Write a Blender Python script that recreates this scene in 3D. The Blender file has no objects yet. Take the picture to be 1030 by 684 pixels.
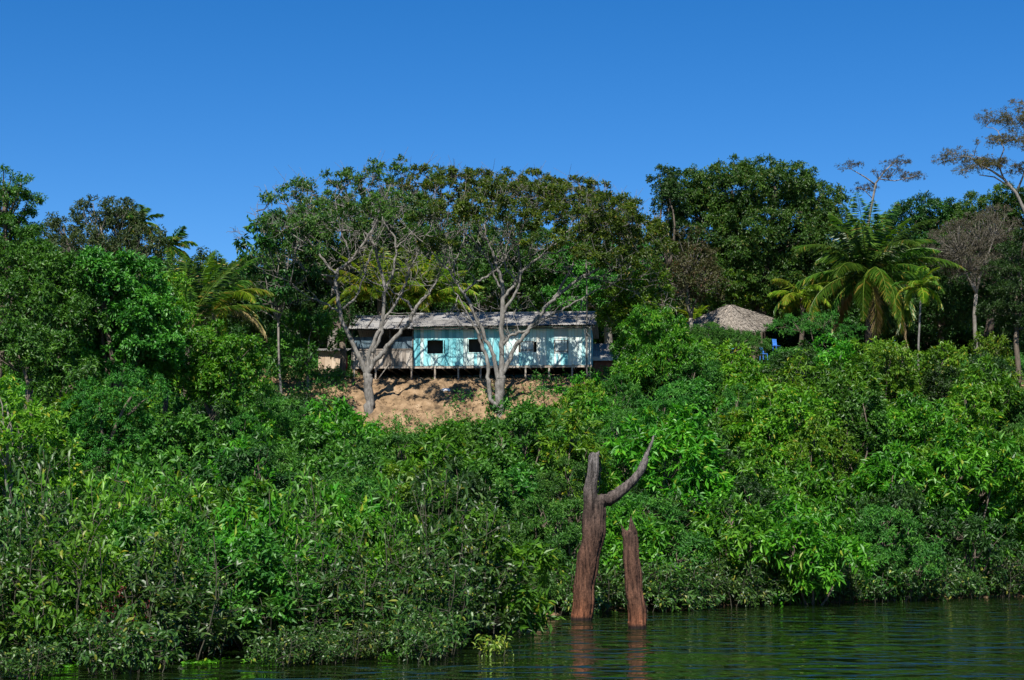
import bpy, math, random
import numpy as np
from mathutils import Vector, Matrix

# ------------------------------------------------------------------ camera, sky, sun, exposure
SC = bpy.context.scene
COL = SC.collection
W0, H0, FPX = 1030.0, 684.0, 1633.0
PITCH = math.radians(6.567)
CAMZ = 2.5
cam = bpy.data.cameras.new("camera")
cam.sensor_width = 36.0
cam.lens = 36.0 * FPX / W0
cam.clip_start = 0.1
cam.clip_end = 6000
camo = bpy.data.objects.new("camera", cam)
COL.objects.link(camo)
camo.location = (0, 0, CAMZ)
camo.rotation_euler = (math.pi / 2 + PITCH, 0, 0)
SC.camera = camo

SUN_EL, SUN_AZ = math.radians(50), math.radians(189)   # azimuth from +Y clockwise: behind the camera, a little left
world = bpy.data.worlds.new("World")
SC.world = world
world.use_nodes = True
wn, wl = world.node_tree.nodes, world.node_tree.links
wn.clear()
sky = wn.new("ShaderNodeTexSky")
sky.sky_type = 'NISHITA'
sky.sun_disc = False
sky.sun_elevation = SUN_EL
sky.sun_rotation = SUN_AZ
sky.altitude = 1500
sky.air_density = 1.0
sky.dust_density = 0.0
sky.ozone_density = 4.0
hsv = wn.new("ShaderNodeHueSaturation")
hsv.inputs['Saturation'].default_value = 1.35
hsv.inputs['Hue'].default_value = 0.506
hsv.inputs['Value'].default_value = 1.0
bg = wn.new("ShaderNodeBackground")
bg.inputs['Strength'].default_value = 0.076
wo = wn.new("ShaderNodeOutputWorld")
wl.new(sky.outputs[0], hsv.inputs['Color'])
wl.new(hsv.outputs[0], bg.inputs[0])
wl.new(bg.outputs[0], wo.inputs[0])

sun = bpy.data.lights.new("sun", 'SUN')
sun.energy = 5.0
sun.angle = math.radians(0.5)
sun.color = (1.0, 0.95, 0.87)
suno = bpy.data.objects.new("sun", sun)
COL.objects.link(suno)
sdir = Vector((math.sin(SUN_AZ) * math.cos(SUN_EL), math.cos(SUN_AZ) * math.cos(SUN_EL), math.sin(SUN_EL)))
suno.rotation_euler = sdir.to_track_quat('Z', 'Y').to_euler()
suno.location = (0, -20, 60)

SC.view_settings.view_transform = 'Standard'
SC.view_settings.look = 'None'
SC.view_settings.exposure = 0.85
SC.view_settings.gamma = 1.0
SC.render.engine = 'CYCLES'
SC.cycles.max_bounces = 6
SC.cycles.diffuse_bounces = 3
SC.cycles.glossy_bounces = 3
SC.cycles.transmission_bounces = 3
SC.cycles.transparent_max_bounces = 4

# ------------------------------------------------------------------ measuring helpers
def P(px, py, D):
    """point at depth D (world Y) seen at pixel px,py of the 1030x684 photo"""
    cp, sp = math.cos(PITCH), math.sin(PITCH)
    u, v = (px - W0 / 2) / FPX, (H0 / 2 - py) / FPX
    d = (u, cp - v * sp, sp + v * cp)
    k = D / d[1]
    return np.array([d[0] * k, D, CAMZ + d[2] * k])

def PX(p):
    cp, sp = math.cos(PITCH), math.sin(PITCH)
    x, y, z = p[0], p[1], p[2] - CAMZ
    f = y * cp + z * sp
    u = -y * sp + z * cp
    return W0 / 2 + FPX * x / f, H0 / 2 - FPX * u / f

def mpp(D):
    return D / FPX

# ------------------------------------------------------------------ naming helpers
def tag(o, label=None, cat=None, group=None, kind=None):
    if label: o['label'] = label
    if cat: o['category'] = cat
    if group: o['group'] = group
    if kind: o['kind'] = kind
    return o

def empty(name, loc, rz=0, label=None, cat=None, group=None):
    o = bpy.data.objects.new(name, None)
    COL.objects.link(o)
    o.empty_display_size = 0.3
    o.location = loc
    o.rotation_euler = (0, 0, rz)
    return tag(o, label, cat, group)

def link(name, me, parent=None, world_coords=False):
    o = bpy.data.objects.new(name, me)
    COL.objects.link(o)
    if parent is not None:
        o.parent = parent
        if world_coords:
            o.matrix_parent_inverse = (Matrix.Translation(parent.location) @ Matrix.Rotation(parent.rotation_euler.z, 4, 'Z')).inverted()
    return o

def copy_thing(root, loc, rz, sc, label, group, name=None):
    c = root.copy()
    COL.objects.link(c)
    c.location = loc
    c.rotation_euler = (0, 0, rz)
    c.scale = sc
    c['label'] = label
    c['group'] = group
    for ch in root.children:
        k = ch.copy()
        COL.objects.link(k)
        k.parent = c
    return c

# ------------------------------------------------------------------ materials
def new_mat(name):
    m = bpy.data.materials.new(name)
    m.use_nodes = True
    nt = m.node_tree
    nt.nodes.clear()
    out = nt.nodes.new("ShaderNodeOutputMaterial")
    return m, nt.nodes, nt.links, out

def ramp(n, stops):
    r = n.new("ShaderNodeValToRGB")
    e = r.color_ramp.elements
    e[0].position, e[0].color = stops[0][0], (*stops[0][1], 1)
    e[1].position, e[1].color = stops[-1][0], (*stops[-1][1], 1)
    for p, c in stops[1:-1]:
        x = e.new(p)
        x.color = (*c, 1)
    return r

def leaf_mat(name, dark, mid, light, accent=None, acc=0.03, rough=0.42, trans=0.28, spec=0.35):
    m, n, l, out = new_mat(name)
    at = n.new("ShaderNodeAttribute")
    at.attribute_name = 'rnd'
    stops = [(0.0, dark), (0.5, mid), (1.0 - acc - 0.02, light)]
    stops.append((1.0 - acc, accent if accent else light))
    r = ramp(n, stops)
    oi = n.new("ShaderNodeObjectInfo")
    mr = n.new("ShaderNodeMapRange")
    mr.inputs['To Min'].default_value = 0.72
    mr.inputs['To Max'].default_value = 1.2
    mh = n.new("ShaderNodeMapRange")
    mh.inputs['To Min'].default_value = 0.483
    mh.inputs['To Max'].default_value = 0.512
    hs = n.new("ShaderNodeHueSaturation")
    l.new(oi.outputs['Random'], mr.inputs['Value'])
    l.new(oi.outputs['Random'], mh.inputs['Value'])
    l.new(at.outputs['Fac'], r.inputs[0])
    l.new(r.outputs[0], hs.inputs['Color'])
    l.new(mr.outputs[0], hs.inputs['Value'])
    l.new(mh.outputs[0], hs.inputs['Hue'])
    b = n.new("ShaderNodeBsdfPrincipled")
    b.inputs['Roughness'].default_value = rough
    b.inputs['Specular IOR Level'].default_value = spec
    l.new(hs.outputs[0], b.inputs['Base Color'])
    t = n.new("ShaderNodeBsdfTranslucent")
    tc = n.new("ShaderNodeMix")
    tc.data_type = 'RGBA'
    tc.blend_type = 'MULTIPLY'
    tc.inputs[0].default_value = 1.0
    tc.inputs[7].default_value = (1.5, 1.7, 0.6, 1)
    l.new(hs.outputs[0], tc.inputs[6])
    l.new(tc.outputs[2], t.inputs[0])
    mx = n.new("ShaderNodeMixShader")
    mx.inputs[0].default_value = trans
    l.new(b.outputs[0], mx.inputs[1])
    l.new(t.outputs[0], mx.inputs[2])
    l.new(mx.outputs[0], out.inputs[0])
    return m

def noise_mat(name, stops, scale=4.0, rough=0.9, stretch=(1, 1, 1), bump=0.3, bscale=None, detail=6, rnd_amt=0.0, spec=0.3, coord='Object'):
    m, n, l, out = new_mat(name)
    tc = n.new("ShaderNodeTexCoord")
    mp = n.new("ShaderNodeMapping")
    mp.inputs['Scale'].default_value = stretch
    nz = n.new("ShaderNodeTexNoise")
    nz.inputs['Scale'].default_value = scale
    nz.inputs['Detail'].default_value = detail
    nz.inputs['Roughness'].default_value = 0.65
    l.new(tc.outputs[coord], mp.inputs[0])
    l.new(mp.outputs[0], nz.inputs['Vector'])
    r = ramp(n, stops)
    fac = nz.outputs['Fac']
    if rnd_amt:
        at = n.new("ShaderNodeAttribute")
        at.attribute_name = 'rnd'
        ma = n.new("ShaderNodeMath"); ma.operation = 'MULTIPLY_ADD'
        ma.inputs[1].default_value = rnd_amt
        sb = n.new("ShaderNodeMath"); sb.operation = 'SUBTRACT'
        sb.inputs[1].default_value = 0.5
        l.new(at.outputs['Fac'], sb.inputs[0])
        l.new(sb.outputs[0], ma.inputs[0])
        l.new(fac, ma.inputs[2])
        fac = ma.outputs[0]
    l.new(fac, r.inputs[0])
    b = n.new("ShaderNodeBsdfPrincipled")
    b.inputs['Roughness'].default_value = rough
    b.inputs['Specular IOR Level'].default_value = spec
    l.new(r.outputs[0], b.inputs['Base Color'])
    nb = n.new("ShaderNodeTexNoise")
    nb.inputs['Scale'].default_value = bscale or scale * 4
    nb.inputs['Detail'].default_value = 5
    l.new(mp.outputs[0], nb.inputs['Vector'])
    bp = n.new("ShaderNodeBump")
    bp.inputs['Strength'].default_value = bump
    bp.inputs['Distance'].default_value = 0.05
    l.new(nb.outputs['Fac'], bp.inputs['Height'])
    l.new(bp.outputs[0], b.inputs['Normal'])
    l.new(b.outputs[0], out.inputs[0])
    return m

M = {}
# leaves: dark, mid, light, accent
M['bright'] = leaf_mat('leaf bright green', (.018, .080, .006), (.055, .195, .009), (.135, .330, .022), (.20, .26, .02), .03, rough=.46, trans=.33)
M['mid'] = leaf_mat('leaf mid green', (.014, .062, .008), (.040, .145, .013), (.100, .250, .028), None, rough=.48)
M['fine'] = leaf_mat('leaf fine green', (.013, .070, .008), (.036, .145, .014), (.085, .225, .024), None, rough=.6)
M['lime'] = leaf_mat('leaf yellow green', (.030, .090, .006), (.088, .205, .010), (.180, .330, .024), (.26, .26, .02), .02, rough=.48, trans=.35)
M['dark'] = leaf_mat('leaf dark green', (.009, .034, .006), (.020, .068, .009), (.045, .115, .016), None, rough=.5)
M['olive'] = leaf_mat('leaf olive', (.015, .048, .007), (.038, .098, .011), (.080, .160, .018), (.14, .15, .03), .02, rough=.5)
M['hero'] = leaf_mat('leaf olive with yellow', (.024, .058, .007), (.062, .125, .012), (.135, .215, .020), (.26, .22, .03), .05, rough=.5, trans=.42)
M['greygreen'] = leaf_mat('leaf grey green', (.018, .042, .012), (.042, .078, .020), (.085, .125, .036), (.12, .12, .04), .03, rough=.6)
M['bare'] = leaf_mat('dry grey foliage', (.07, .065, .045), (.12, .11, .08), (.19, .175, .13), None, rough=.8)
M['brown'] = leaf_mat('leaf brown', (.032, .028, .012), (.058, .055, .018), (.075, .100, .026), (.11, .05, .025), .06, rough=.6)
M['water'] = leaf_mat('leaf flooded shrub', (.011, .040, .006), (.033, .092, .011), (.100, .190, .030), (.20, .22, .03), .012, rough=.44, spec=.45)
M['umbrella'] = leaf_mat('leaf umbrella tree', (.05, .05, .018), (.085, .082, .026), (.120, .115, .036), (.19, .10, .03), .12, rough=.6)
M['palm'] = leaf_mat('palm green', (.020, .072, .008), (.052, .135, .013), (.120, .220, .024), (.32, .26, .05), .05, rough=.42)
M['palm_lime'] = leaf_mat('palm lime', (.080, .160, .010), (.150, .250, .018), (.250, .330, .030), (.40, .32, .05), .08, rough=.42, trans=.4)
M['palm_dry'] = leaf_mat('palm dry', (.16, .12, .05), (.26, .20, .09), (.34, .27, .13), (.20, .22, .04), .15, rough=.7)
M['yellow'] = leaf_mat('leaf yellow', (.05, .13, .015), (.12, .19, .018), (.26, .27, .03), None, rough=.45)
M['red'] = leaf_mat('leaf red', (.07, .02, .015), (.13, .03, .025), (.16, .06, .03), None, rough=.5)
M['bark_pale'] = noise_mat('pale bark', [(.3, (.06, .055, .047)), (.5, (.145, .135, .12)), (.7, (.25, .235, .21))], 3, .9, (3, 3, 1), .5, 14)
M['bark_dark'] = noise_mat('dark bark', [(.3, (.05, .04, .03)), (.7, (.15, .12, .09))], 4, .9, (3, 3, 1), .5, 14)
M['twig'] = noise_mat('grey twigs', [(.3, (.10, .09, .075)), (.7, (.22, .20, .17))], 3, .9)
M['rachis'] = noise_mat('palm rib', [(.3, (.12, .16, .04)), (.7, (.24, .24, .08))], 2, .6)

# ------------------------------------------------------------------ terrain
def shore(x):
    return np.interp(x, [-400, -30, -8, -0.5, 1.5, 4, 8, 18, 40, 400], [60, 46, 43.5, 43.5, 47.5, 50.5, 53.0, 59.5, 68, 90])

def vnoise(x, y):
    return (np.sin(x * .71 + 1.3 * np.sin(y * .43)) * np.cos(y * .63 + 1.1 * np.sin(x * .37)) +
            .5 * np.sin(x * 1.7 + y * 1.1 + 2) * np.cos(y * 1.9 - x * .8) + .25 * np.sin(x * 4.1 + y * 2.3) * np.cos(y * 3.7 - x * 2.9)) / 1.5

def ground(x, y):
    x = np.asarray(x, float); y = np.asarray(y, float)
    s = shore(x)
    top = np.interp(y, [82.0, 84.5, 87.3, 92, 97, 104, 130, 200, 700], [6.9, 8.6, 10.35, 10.7, 11.9, 12.6, 13.2, 15, 24])
    k = np.clip((y - s) / (np.maximum(82.0, s + 20) - s), 0, 1)
    lo = 6.9 * k ** 1.05
    land = np.where(y > 82, np.maximum(top, 0) * np.clip((y - s) / 15, 0, 1), lo)
    under = np.clip((y - s) * .12, -3.0, 0)
    h = np.where(y < s, under, land)
    amp = .10 + .14 * np.clip((y - s) / 20, 0, 1)
    amp = np.where((y > 86.5) & (y < 95), .05, amp)
    return h + vnoise(x, y) * amp * np.clip((y - s) / 3, 0, 1)

xs = np.unique(np.concatenate([np.linspace(-420, -60, 25), np.linspace(-60, -14, 60), np.linspace(-14, 8, 150), np.linspace(8, 60, 70), np.linspace(60, 420, 25)]))
ys = np.unique(np.concatenate([np.linspace(-60, 25, 12), np.linspace(25, 80, 70), np.linspace(80, 92, 70), np.linspace(92, 140, 40), np.linspace(140, 700, 30)]))
GX, GY = np.meshgrid(xs, ys)
GZ = ground(GX, GY)
dirt = ((GX > -14) & (GX < 8) & (GY > 80) & (GY < 90))
rg = np.random.default_rng(5)
GZ = GZ + np.where(dirt, (rg.random(GX.shape) - .5) * .20 + .22 * np.abs(np.sin(GX * 2.3 + 1.5 * np.sin(GY * 1.4))) * np.clip((88 - GY) / 2, 0, 1), 0)
nx, ny = len(xs), len(ys)
idx = np.arange(nx * ny).reshape(ny, nx)
F = np.stack([idx[:-1, :-1], idx[:-1, 1:], idx[1:, 1:], idx[1:, :-1]], -1).reshape(-1, 4)

def np_mesh(name, V, F, mats, rnd=None, smooth=False):
    me = bpy.data.meshes.new(name)
    k = F.shape[1]
    me.vertices.add(len(V)); me.vertices.foreach_set('co', np.ascontiguousarray(V, dtype=np.float32).ravel())
    me.loops.add(len(F) * k); me.loops.foreach_set('vertex_index', np.ascontiguousarray(F, dtype=np.int32).ravel())
    me.polygons.add(len(F))
    me.polygons.foreach_set('loop_start', np.arange(0, len(F) * k, k, dtype=np.int32))
    me.polygons.foreach_set('loop_total', np.full(len(F), k, dtype=np.int32))
    me.polygons.foreach_set('use_smooth', np.full(len(F), smooth, dtype=bool))
    if rnd is not None:
        a = me.attributes.new('rnd', 'FLOAT', 'FACE')
        a.data.foreach_set('value', np.ascontiguousarray(rnd, dtype=np.float32))
    me.update(calc_edges=True)
    me.materials.append(mats)
    return me

M['earth'] = noise_mat('ochre earth', [(.32, (.045, .030, .016)), (.44, (.135, .088, .046)), (.56, (.23, .152, .084)), (.72, (.33, .24, .15))], 1.5, .95, bump=1.0, bscale=11, detail=14)
go = link('ground', np_mesh('ground', np.stack([GX.ravel(), GY.ravel(), GZ.ravel()], 1), F, M['earth'], smooth=True))
tag(go, kind='structure')

# water
m, n, l, out = new_mat('river water')
tc = n.new("ShaderNodeTexCoord")
mp1 = n.new("ShaderNodeMapping"); mp1.inputs['Scale'].default_value = (1.0, 1.25, 1)
mp2 = n.new("ShaderNodeMapping"); mp2.inputs['Scale'].default_value = (.12, .3, 1); mp2.inputs['Rotation'].default_value = (0, 0, .2)
n1 = n.new("ShaderNodeTexNoise"); n1.inputs['Scale'].default_value = 1.0; n1.inputs['Detail'].default_value = 1.6
n2 = n.new("ShaderNodeTexNoise"); n2.inputs['Scale'].default_value = 1.0; n2.inputs['Detail'].default_value = 2
l.new(tc.outputs['Object'], mp1.inputs[0]); l.new(tc.outputs['Object'], mp2.inputs[0])
l.new(mp1.outputs[0], n1.inputs['Vector']); l.new(mp2.outputs[0], n2.inputs['Vector'])
mp3 = n.new("ShaderNodeMapping"); mp3.inputs['Scale'].default_value = (.26, .8, 1); mp3.inputs['Rotation'].default_value = (0, 0, -.06)
n3 = n.new("ShaderNodeTexNoise"); n3.inputs['Scale'].default_value = 1.0; n3.inputs['Detail'].default_value = 4
l.new(tc.outputs['Object'], mp3.inputs[0]); l.new(mp3.outputs[0], n3.inputs['Vector'])
rp = ramp(n, [(.44, (.11, .11, .11)), (.58, (1, 1, 1))])
l.new(n3.outputs['Fac'], rp.inputs[0])
sb = n.new("ShaderNodeMath"); sb.operation = 'SUBTRACT'; sb.inputs[1].default_value = .5
l.new(n1.outputs['Fac'], sb.inputs[0])
mm = n.new("ShaderNodeMath"); mm.operation = 'MULTIPLY'
l.new(sb.outputs[0], mm.inputs[0]); l.new(rp.outputs[0], mm.inputs[1])
m4 = n.new("ShaderNodeMath"); m4.operation = 'MULTIPLY_ADD'; m4.inputs[1].default_value = .2
l.new(n2.outputs['Fac'], m4.inputs[0]); l.new(mm.outputs[0], m4.inputs[2])
bp = n.new("ShaderNodeBump"); bp.inputs['Strength'].default_value = 1.0; bp.inputs['Distance'].default_value = .38
l.new(m4.outputs[0], bp.inputs['Height'])
b = n.new("ShaderNodeBsdfPrincipled")
b.inputs['Base Color'].default_value = (.005, .012, .002, 1)
b.inputs['Roughness'].default_value = .05
b.inputs['IOR'].default_value = 1.333
l.new(bp.outputs[0], b.inputs['Normal']); l.new(b.outputs[0], out.inputs[0])
M['river'] = m
wv = np.array([[-420, -60, 0], [420, -60, 0], [420, 95, 0], [-420, 95, 0]], float)
tag(link('river_water', np_mesh('river_water', wv, np.array([[0, 1, 2, 3]]), m)), kind='structure')

# ------------------------------------------------------------------ mesh builders
def nrmz(a):
    return a / (np.linalg.norm(a, axis=-1, keepdims=True) + 1e-9)

def leaf_mesh(name, pos, d, nr, L, Wd, rnd, mat, fine=False, bend=.12, fold=.22):
    """leaf blades: folded along the midrib; fine ones have a curved five point midrib"""
    pos = np.asarray(pos); N = len(pos)
    d = nrmz(d)
    nr = nr - d * np.sum(nr * d, -1, keepdims=True)
    nr = nrmz(nr)
    s = np.cross(d, nr)
    L = L[:, None]; Wd = Wd[:, None]
    if not fine:
        mid = pos + d * L * .45
        up = nr * Wd * fold
        tip = pos + d * L - nr * L * bend
        V = np.stack([pos, mid + s * Wd * .5 + up, tip, mid - s * Wd * .5 + up], 1).reshape(-1, 3)
        o = np.arange(N)[:, None] * 4
        F = np.concatenate([o + [[0, 1, 2]], o + [[0, 2, 3]]], 1).reshape(-1, 3)
        return np_mesh(name, V, F, mat, np.repeat(rnd, 2))
    m1 = pos + d * L * .30; m2 = pos + d * L * .66 - nr * L * bend * .35
    tip = pos + d * L - nr * L * bend * 1.3
    up = nr * Wd * fold
    V = np.stack([pos, m1 + s * Wd * .46 + up, m1, m1 - s * Wd * .46 + up,
                  m2 + s * Wd * .40 + up, m2, m2 - s * Wd * .40 + up, tip], 1).reshape(-1, 3)
    o = np.arange(N)[:, None] * 8
    T = [[0, 1, 2], [0, 2, 3], [1, 4, 5], [1, 5, 2], [2, 5, 6], [2, 6, 3], [4, 7, 5], [5, 7, 6]]
    F = np.concatenate([o + [t] for t in T], 1).reshape(-1, 3)
    return np_mesh(name, V, F, mat, np.repeat(rnd, 8))

class TB:
    """collects tubes / boxes with a per-face random value, built as one mesh"""
    def __init__(s, seed=1):
        s.V = []; s.F = []; s.R = []; s.n = 0; s.rg = random.Random(seed)
    def tube(s, pts, radii, sides=7, cap=True):
        pts = [np.asarray(p, float) for p in pts]
        k = len(pts)
        prev = None; base = s.n
        for i in range(k):
            t = pts[min(i + 1, k - 1)] - pts[max(i - 1, 0)]
            t = t / (np.linalg.norm(t) + 1e-9)
            if prev is None:
                a = np.array([1., 0, 0]) if abs(t[0]) < .8 else np.array([0, 1., 0])
            else:
                a = prev
            u = a - t * np.dot(a, t); u /= (np.linalg.norm(u) + 1e-9)
            prev = u
            v = np.cross(t, u)
            for j in range(sides):
                an = 2 * math.pi * j / sides
                s.V.append(pts[i] + (u * math.cos(an) + v * math.sin(an)) * radii[i])
        s.n += k * sides
        r = s.rg.random()
        for i in range(k - 1):
            for j in range(sides):
                a = base + i * sides + j; b_ = base + i * sides + (j + 1) % sides
                s.F.append((a, b_, b_ + sides, a + sides)); s.R.append(r)
        if cap:
            s.F.append(tuple(base + (k - 1) * sides + j for j in range(sides))); s.R.append(r)
            s.F.append(tuple(base + j for j in reversed(range(sides)))); s.R.append(r)
    def box(s, x0, x1, y0, y1, z0, z1, r=None):
        q = [(x0, y0, z0), (x1, y0, z0), (x1, y1, z0), (x0, y1, z0), (x0, y0, z1), (x1, y0, z1), (x1, y1, z1), (x0, y1, z1)]
        s.hexa(q, r)
    def hexa(s, q, r=None):
        b0 = s.n
        s.V += [np.array(a, float) for a in q]; s.n += 8
        if r is None: r = s.rg.random()
        for f in ((0, 3, 2, 1), (4, 5, 6, 7), (0, 1, 5, 4), (1, 2, 6, 5), (2, 3, 7, 6), (3, 0, 4, 7)):
            s.F.append(tuple(b0 + i for i in f)); s.R.append(r)
    def poly(s, pts, r=None):
        b0 = s.n
        s.V += [np.array(a, float) for a in pts]; s.n += len(pts)
        s.F.append(tuple(range(b0, b0 + len(pts)))); s.R.append(s.rg.random() if r is None else r)
    def mesh(s, name, mat, smooth=False):
        me = bpy.data.meshes.new(name)
        me.from_pydata([tuple(v) for v in s.V], [], s.F)
        a = me.attributes.new('rnd', 'FLOAT', 'FACE')
        a.data.foreach_set('value', np.array(s.R, dtype=np.float32))
        me.polygons.foreach_set('use_smooth', np.full(len(s.F), smooth, dtype=bool))
        me.update()
        me.materials.append(mat)
        return me
    def build(s, name, mat, parent=None, world_coords=False, smooth=False):
        return link(name, s.mesh(name, mat, smooth), parent, world_coords)

def wobble(a, b_, rng, k=5, amp=.06, sag=0.0):
    a = np.asarray(a, float); b_ = np.asarray(b_, float)
    L = np.linalg.norm(b_ - a)
    pts = []
    off = (rng.random(3) - .5) * 2
    off2 = (rng.random(3) - .5) * 2
    for i in range(k):
        t = i / (k - 1)
        w = math.sin(math.pi * t)
        pts.append(a + (b_ - a) * t + off * amp * L * w + off2 * amp * .5 * L * math.sin(2 * math.pi * t) + np.array([0, 0, sag * L * w]))
    return pts

def crown(rng, lobes, sp=.62, cr=.42, tips=16, per=7, L=.17, Wd=.06, gap=.12, droop=.35, spread=.85, shell=(.78, 1.08), inner=.2, lowcut=.35, flat=False, seedtips=None):
    """lobes: [(center, radii)] -> leaf arrays and the clump centres"""
    C = []
    for i, (c, r) in enumerate(lobes):
        c = np.asarray(c, float); r = np.asarray(r, float)
        p = 1.6
        area = 4 * math.pi * (((r[0] * r[1]) ** p + (r[0] * r[2]) ** p + (r[1] * r[2]) ** p) / 3) ** (1 / p)
        N = max(6, int(area / (sp * sp)))
        k = np.arange(N) + .5
        ph = np.arccos(1 - 2 * k / N); th = math.pi * (1 + 5 ** .5) * k
        d = np.stack([np.cos(th) * np.sin(ph), np.sin(th) * np.sin(ph), np.cos(ph)], 1)
        d = nrmz(d + rng.normal(0, .5 * sp / r.mean(), d.shape))
        lump = 1 + .10 * np.sin(d[:, 0] * 5 + i * 1.7) * np.cos(d[:, 2] * 6 + i) + .08 * np.sin(d[:, 1] * 9 + i * 2.1)
        f = rng.uniform(*shell, N) * lump
        keep = rng.random(N) > gap
        keep &= ~((d[:, 2] < -.35) & (rng.random(N) < lowcut))
        Ci = (c + d * r * f[:, None])[keep]
        ni = int(N * inner)
        if ni:
            di = nrmz(rng.normal(0, 1, (ni, 3)))
            Ci = np.concatenate([Ci, c + di * r * rng.uniform(.25, .7, (ni, 1))])
        ok = np.ones(len(Ci), bool)
        for j, (c2, r2) in enumerate(lobes):
            if j == i: continue
            q = (((Ci - np.asarray(c2)) / np.asarray(r2)) ** 2).sum(1)
            ok &= ~((q < .42) & (rng.random(len(Ci)) < .85))
        Ci = Ci[ok]
        out_d = nrmz((Ci - c) / r)
        C.append(np.concatenate([Ci, out_d], 1))
    C = np.concatenate(C)
    K = len(C)
    crs = cr * rng.uniform(.65, 1.3, K)
    cv = rng.normal(0, .13, K)
    cc = np.repeat(C[:, :3], tips, 0); co = np.repeat(C[:, 3:], tips, 0)
    r_ = np.repeat(crs, tips)[:, None]
    v_ = np.repeat(cv, tips)
    d = nrmz(rng.normal(0, .8, (K * tips, 3)) + co * .8 + np.array([0, 0, .7]))
    tp = cc + d * r_ * rng.uniform(.45, 1.05, (K * tips, 1)) * (np.array([1, 1, .55]) if flat else 1)
    tv = v_ + rng.normal(0, .08, K * tips)
    T = np.repeat(tp, per, 0); D_ = np.repeat(d, per, 0)
    n_ = len(T)
    ld = nrmz(D_ * .55 + rng.normal(0, spread, (n_, 3)) + np.array([0, 0, -droop]))
    nr = np.array([0, 0, .75]) + D_ * .8 + rng.normal(0, .45, (n_, 3))
    T = T + rng.normal(0, L * .25, (n_, 3))
    LL = L * rng.uniform(.7, 1.2, n_)
    WW = Wd * rng.uniform(.75, 1.2, n_)
    rv = np.clip(.46 + np.repeat(tv, per) + rng.normal(0, .17, n_), 0, .999)
    acc = rng.random(n_) < .04
    rv = np.where(acc, .995, np.minimum(rv, .93))
    return dict(pos=T, d=ld, nr=nr, L=LL, Wd=WW, rnd=rv), C

def crown_mesh(name, arr, mat, origin=None, fine=False, bend=.12):
    pos = arr['pos'] - (np.asarray(origin) if origin is not None else 0)
    return leaf_mesh(name, pos, arr['d'], arr['nr'], arr['L'], arr['Wd'], arr['rnd'], mat, fine, bend)

# tree whose crown lobes are measured from the photo (each lobe has its own depth offset)
def tree(name, label, cat, D, basex, lobes, mat, seed, trunk_r=.22, bark='bark_dark', group=None, twigs=30, baseD=None, depthf=.85, base_off=(0, 0), **kw):
    rng = np.random.default_rng(seed)
    L3 = []
    for q in lobes:
        px, py, rx, ry = q[:4]
        dz = q[4] if len(q) > 4 else rng.uniform(-1.2, 1.2)
        c = P(px, py, D + dz)
        s = mpp(D + dz)
        L3.append((c, np.array([rx * s, max(rx, ry) * s * depthf, ry * s])))
    bD = baseD or D
    bx = P(basex, 400, bD)[0]
    base = np.array([bx, bD, float(ground(bx, bD)) - .15])
    arr, C = crown(rng, L3, **kw)
    root = empty(name, base, 0, label, cat, group)
    link('crown', crown_mesh(name + '_crown', arr, mat, base), root)
    tb = TB(seed)
    cen = np.mean([c for c, r in L3], 0)
    low = min(c[2] - r[2] * .5 for c, r in L3)
    fork = np.array([base[0] * .5 + cen[0] * .5, (base[1] + cen[1]) / 2, max(base[2] + .3 * (cen[2] - base[2]), min(low, base[2] + .6 * (cen[2] - base[2])))])
    tp = wobble(base, fork, rng, 5, .05)
    tb.tube([p - base for p in tp], [trunk_r * f for f in (1.25, 1, .92, .85, .8)], 8)
    for c, r in L3:
        pts = wobble(fork, c, rng, 6, .08, .03)
        tb.tube([p - base for p in pts], np.linspace(trunk_r * .62, trunk_r * .22, 6), 6)
    if twigs:
        sel = rng.choice(len(C), min(twigs, len(C)), replace=False)
        cs = np.array([c for c, r in L3])
        for i in sel:
            p = C[i, :3]
            j = np.argmin(((cs - p) ** 2).sum(1))
            st = cs[j] * .75 + fork * .25
            pts = wobble(st, p, rng, 4, .08)
            tb.tube([q - base for q in pts], np.linspace(trunk_r * .2, trunk_r * .05 + .008, 4), 5, cap=False)
    tb.build('trunk', M[bark], root, smooth=True)
    return root

# ------------------------------------------------------------------ house
M['plank_blue'] = None
def plank_mat(name, stops, fade=None, rough=.75, stretch=(1.2, 1.2, .25), scale=2.2, bare=(.30, .26, .21), bare_lo=.56, rnd_amt=.5):
    m = noise_mat(name, stops, scale, rough, stretch, .3, 12, 6, rnd_amt)
    return m
M['turq'] = noise_mat('turquoise paint', [(.22, (.08, .30, .35)), (.42, (.16, .48, .53)), (.58, (.30, .61, .63)), (.72, (.50, .61, .58))], 1.3, .7, (1, 1, .35), .25, 20, 8, .55)
M['paleturq'] = noise_mat('faded turquoise paint', [(.25, (.20, .52, .55)), (.42, (.38, .64, .65)), (.60, (.58, .71, .69)), (.78, (.64, .64, .58))], 1.3, .7, (1, 1, .35), .25, 20, 8, .45)
M['oldwood'] = noise_mat('weathered plank', [(.25, (.12, .10, .08)), (.5, (.27, .235, .20)), (.75, (.42, .38, .33))], 1.8, .9, (1, 1, .3), .5, 20, 8, .5)
M['darkwood'] = noise_mat('dark old wood', [(.3, (.035, .03, .028)), (.7, (.11, .095, .08))], 2, .9, (1, 1, .3), .4, 20, 6, .4)
M['palewood'] = noise_mat('pale beam', [(.3, (.24, .19, .15)), (.7, (.46, .40, .33))], 2, .85, (.3, 1, 1), .3, 20, 6, .4)
M['bluegrey'] = noise_mat('blue grey boards', [(.3, (.05, .085, .11)), (.7, (.12, .17, .20))], 2, .85, (1, 1, .3), .3, 20, 6, .4)
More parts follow.
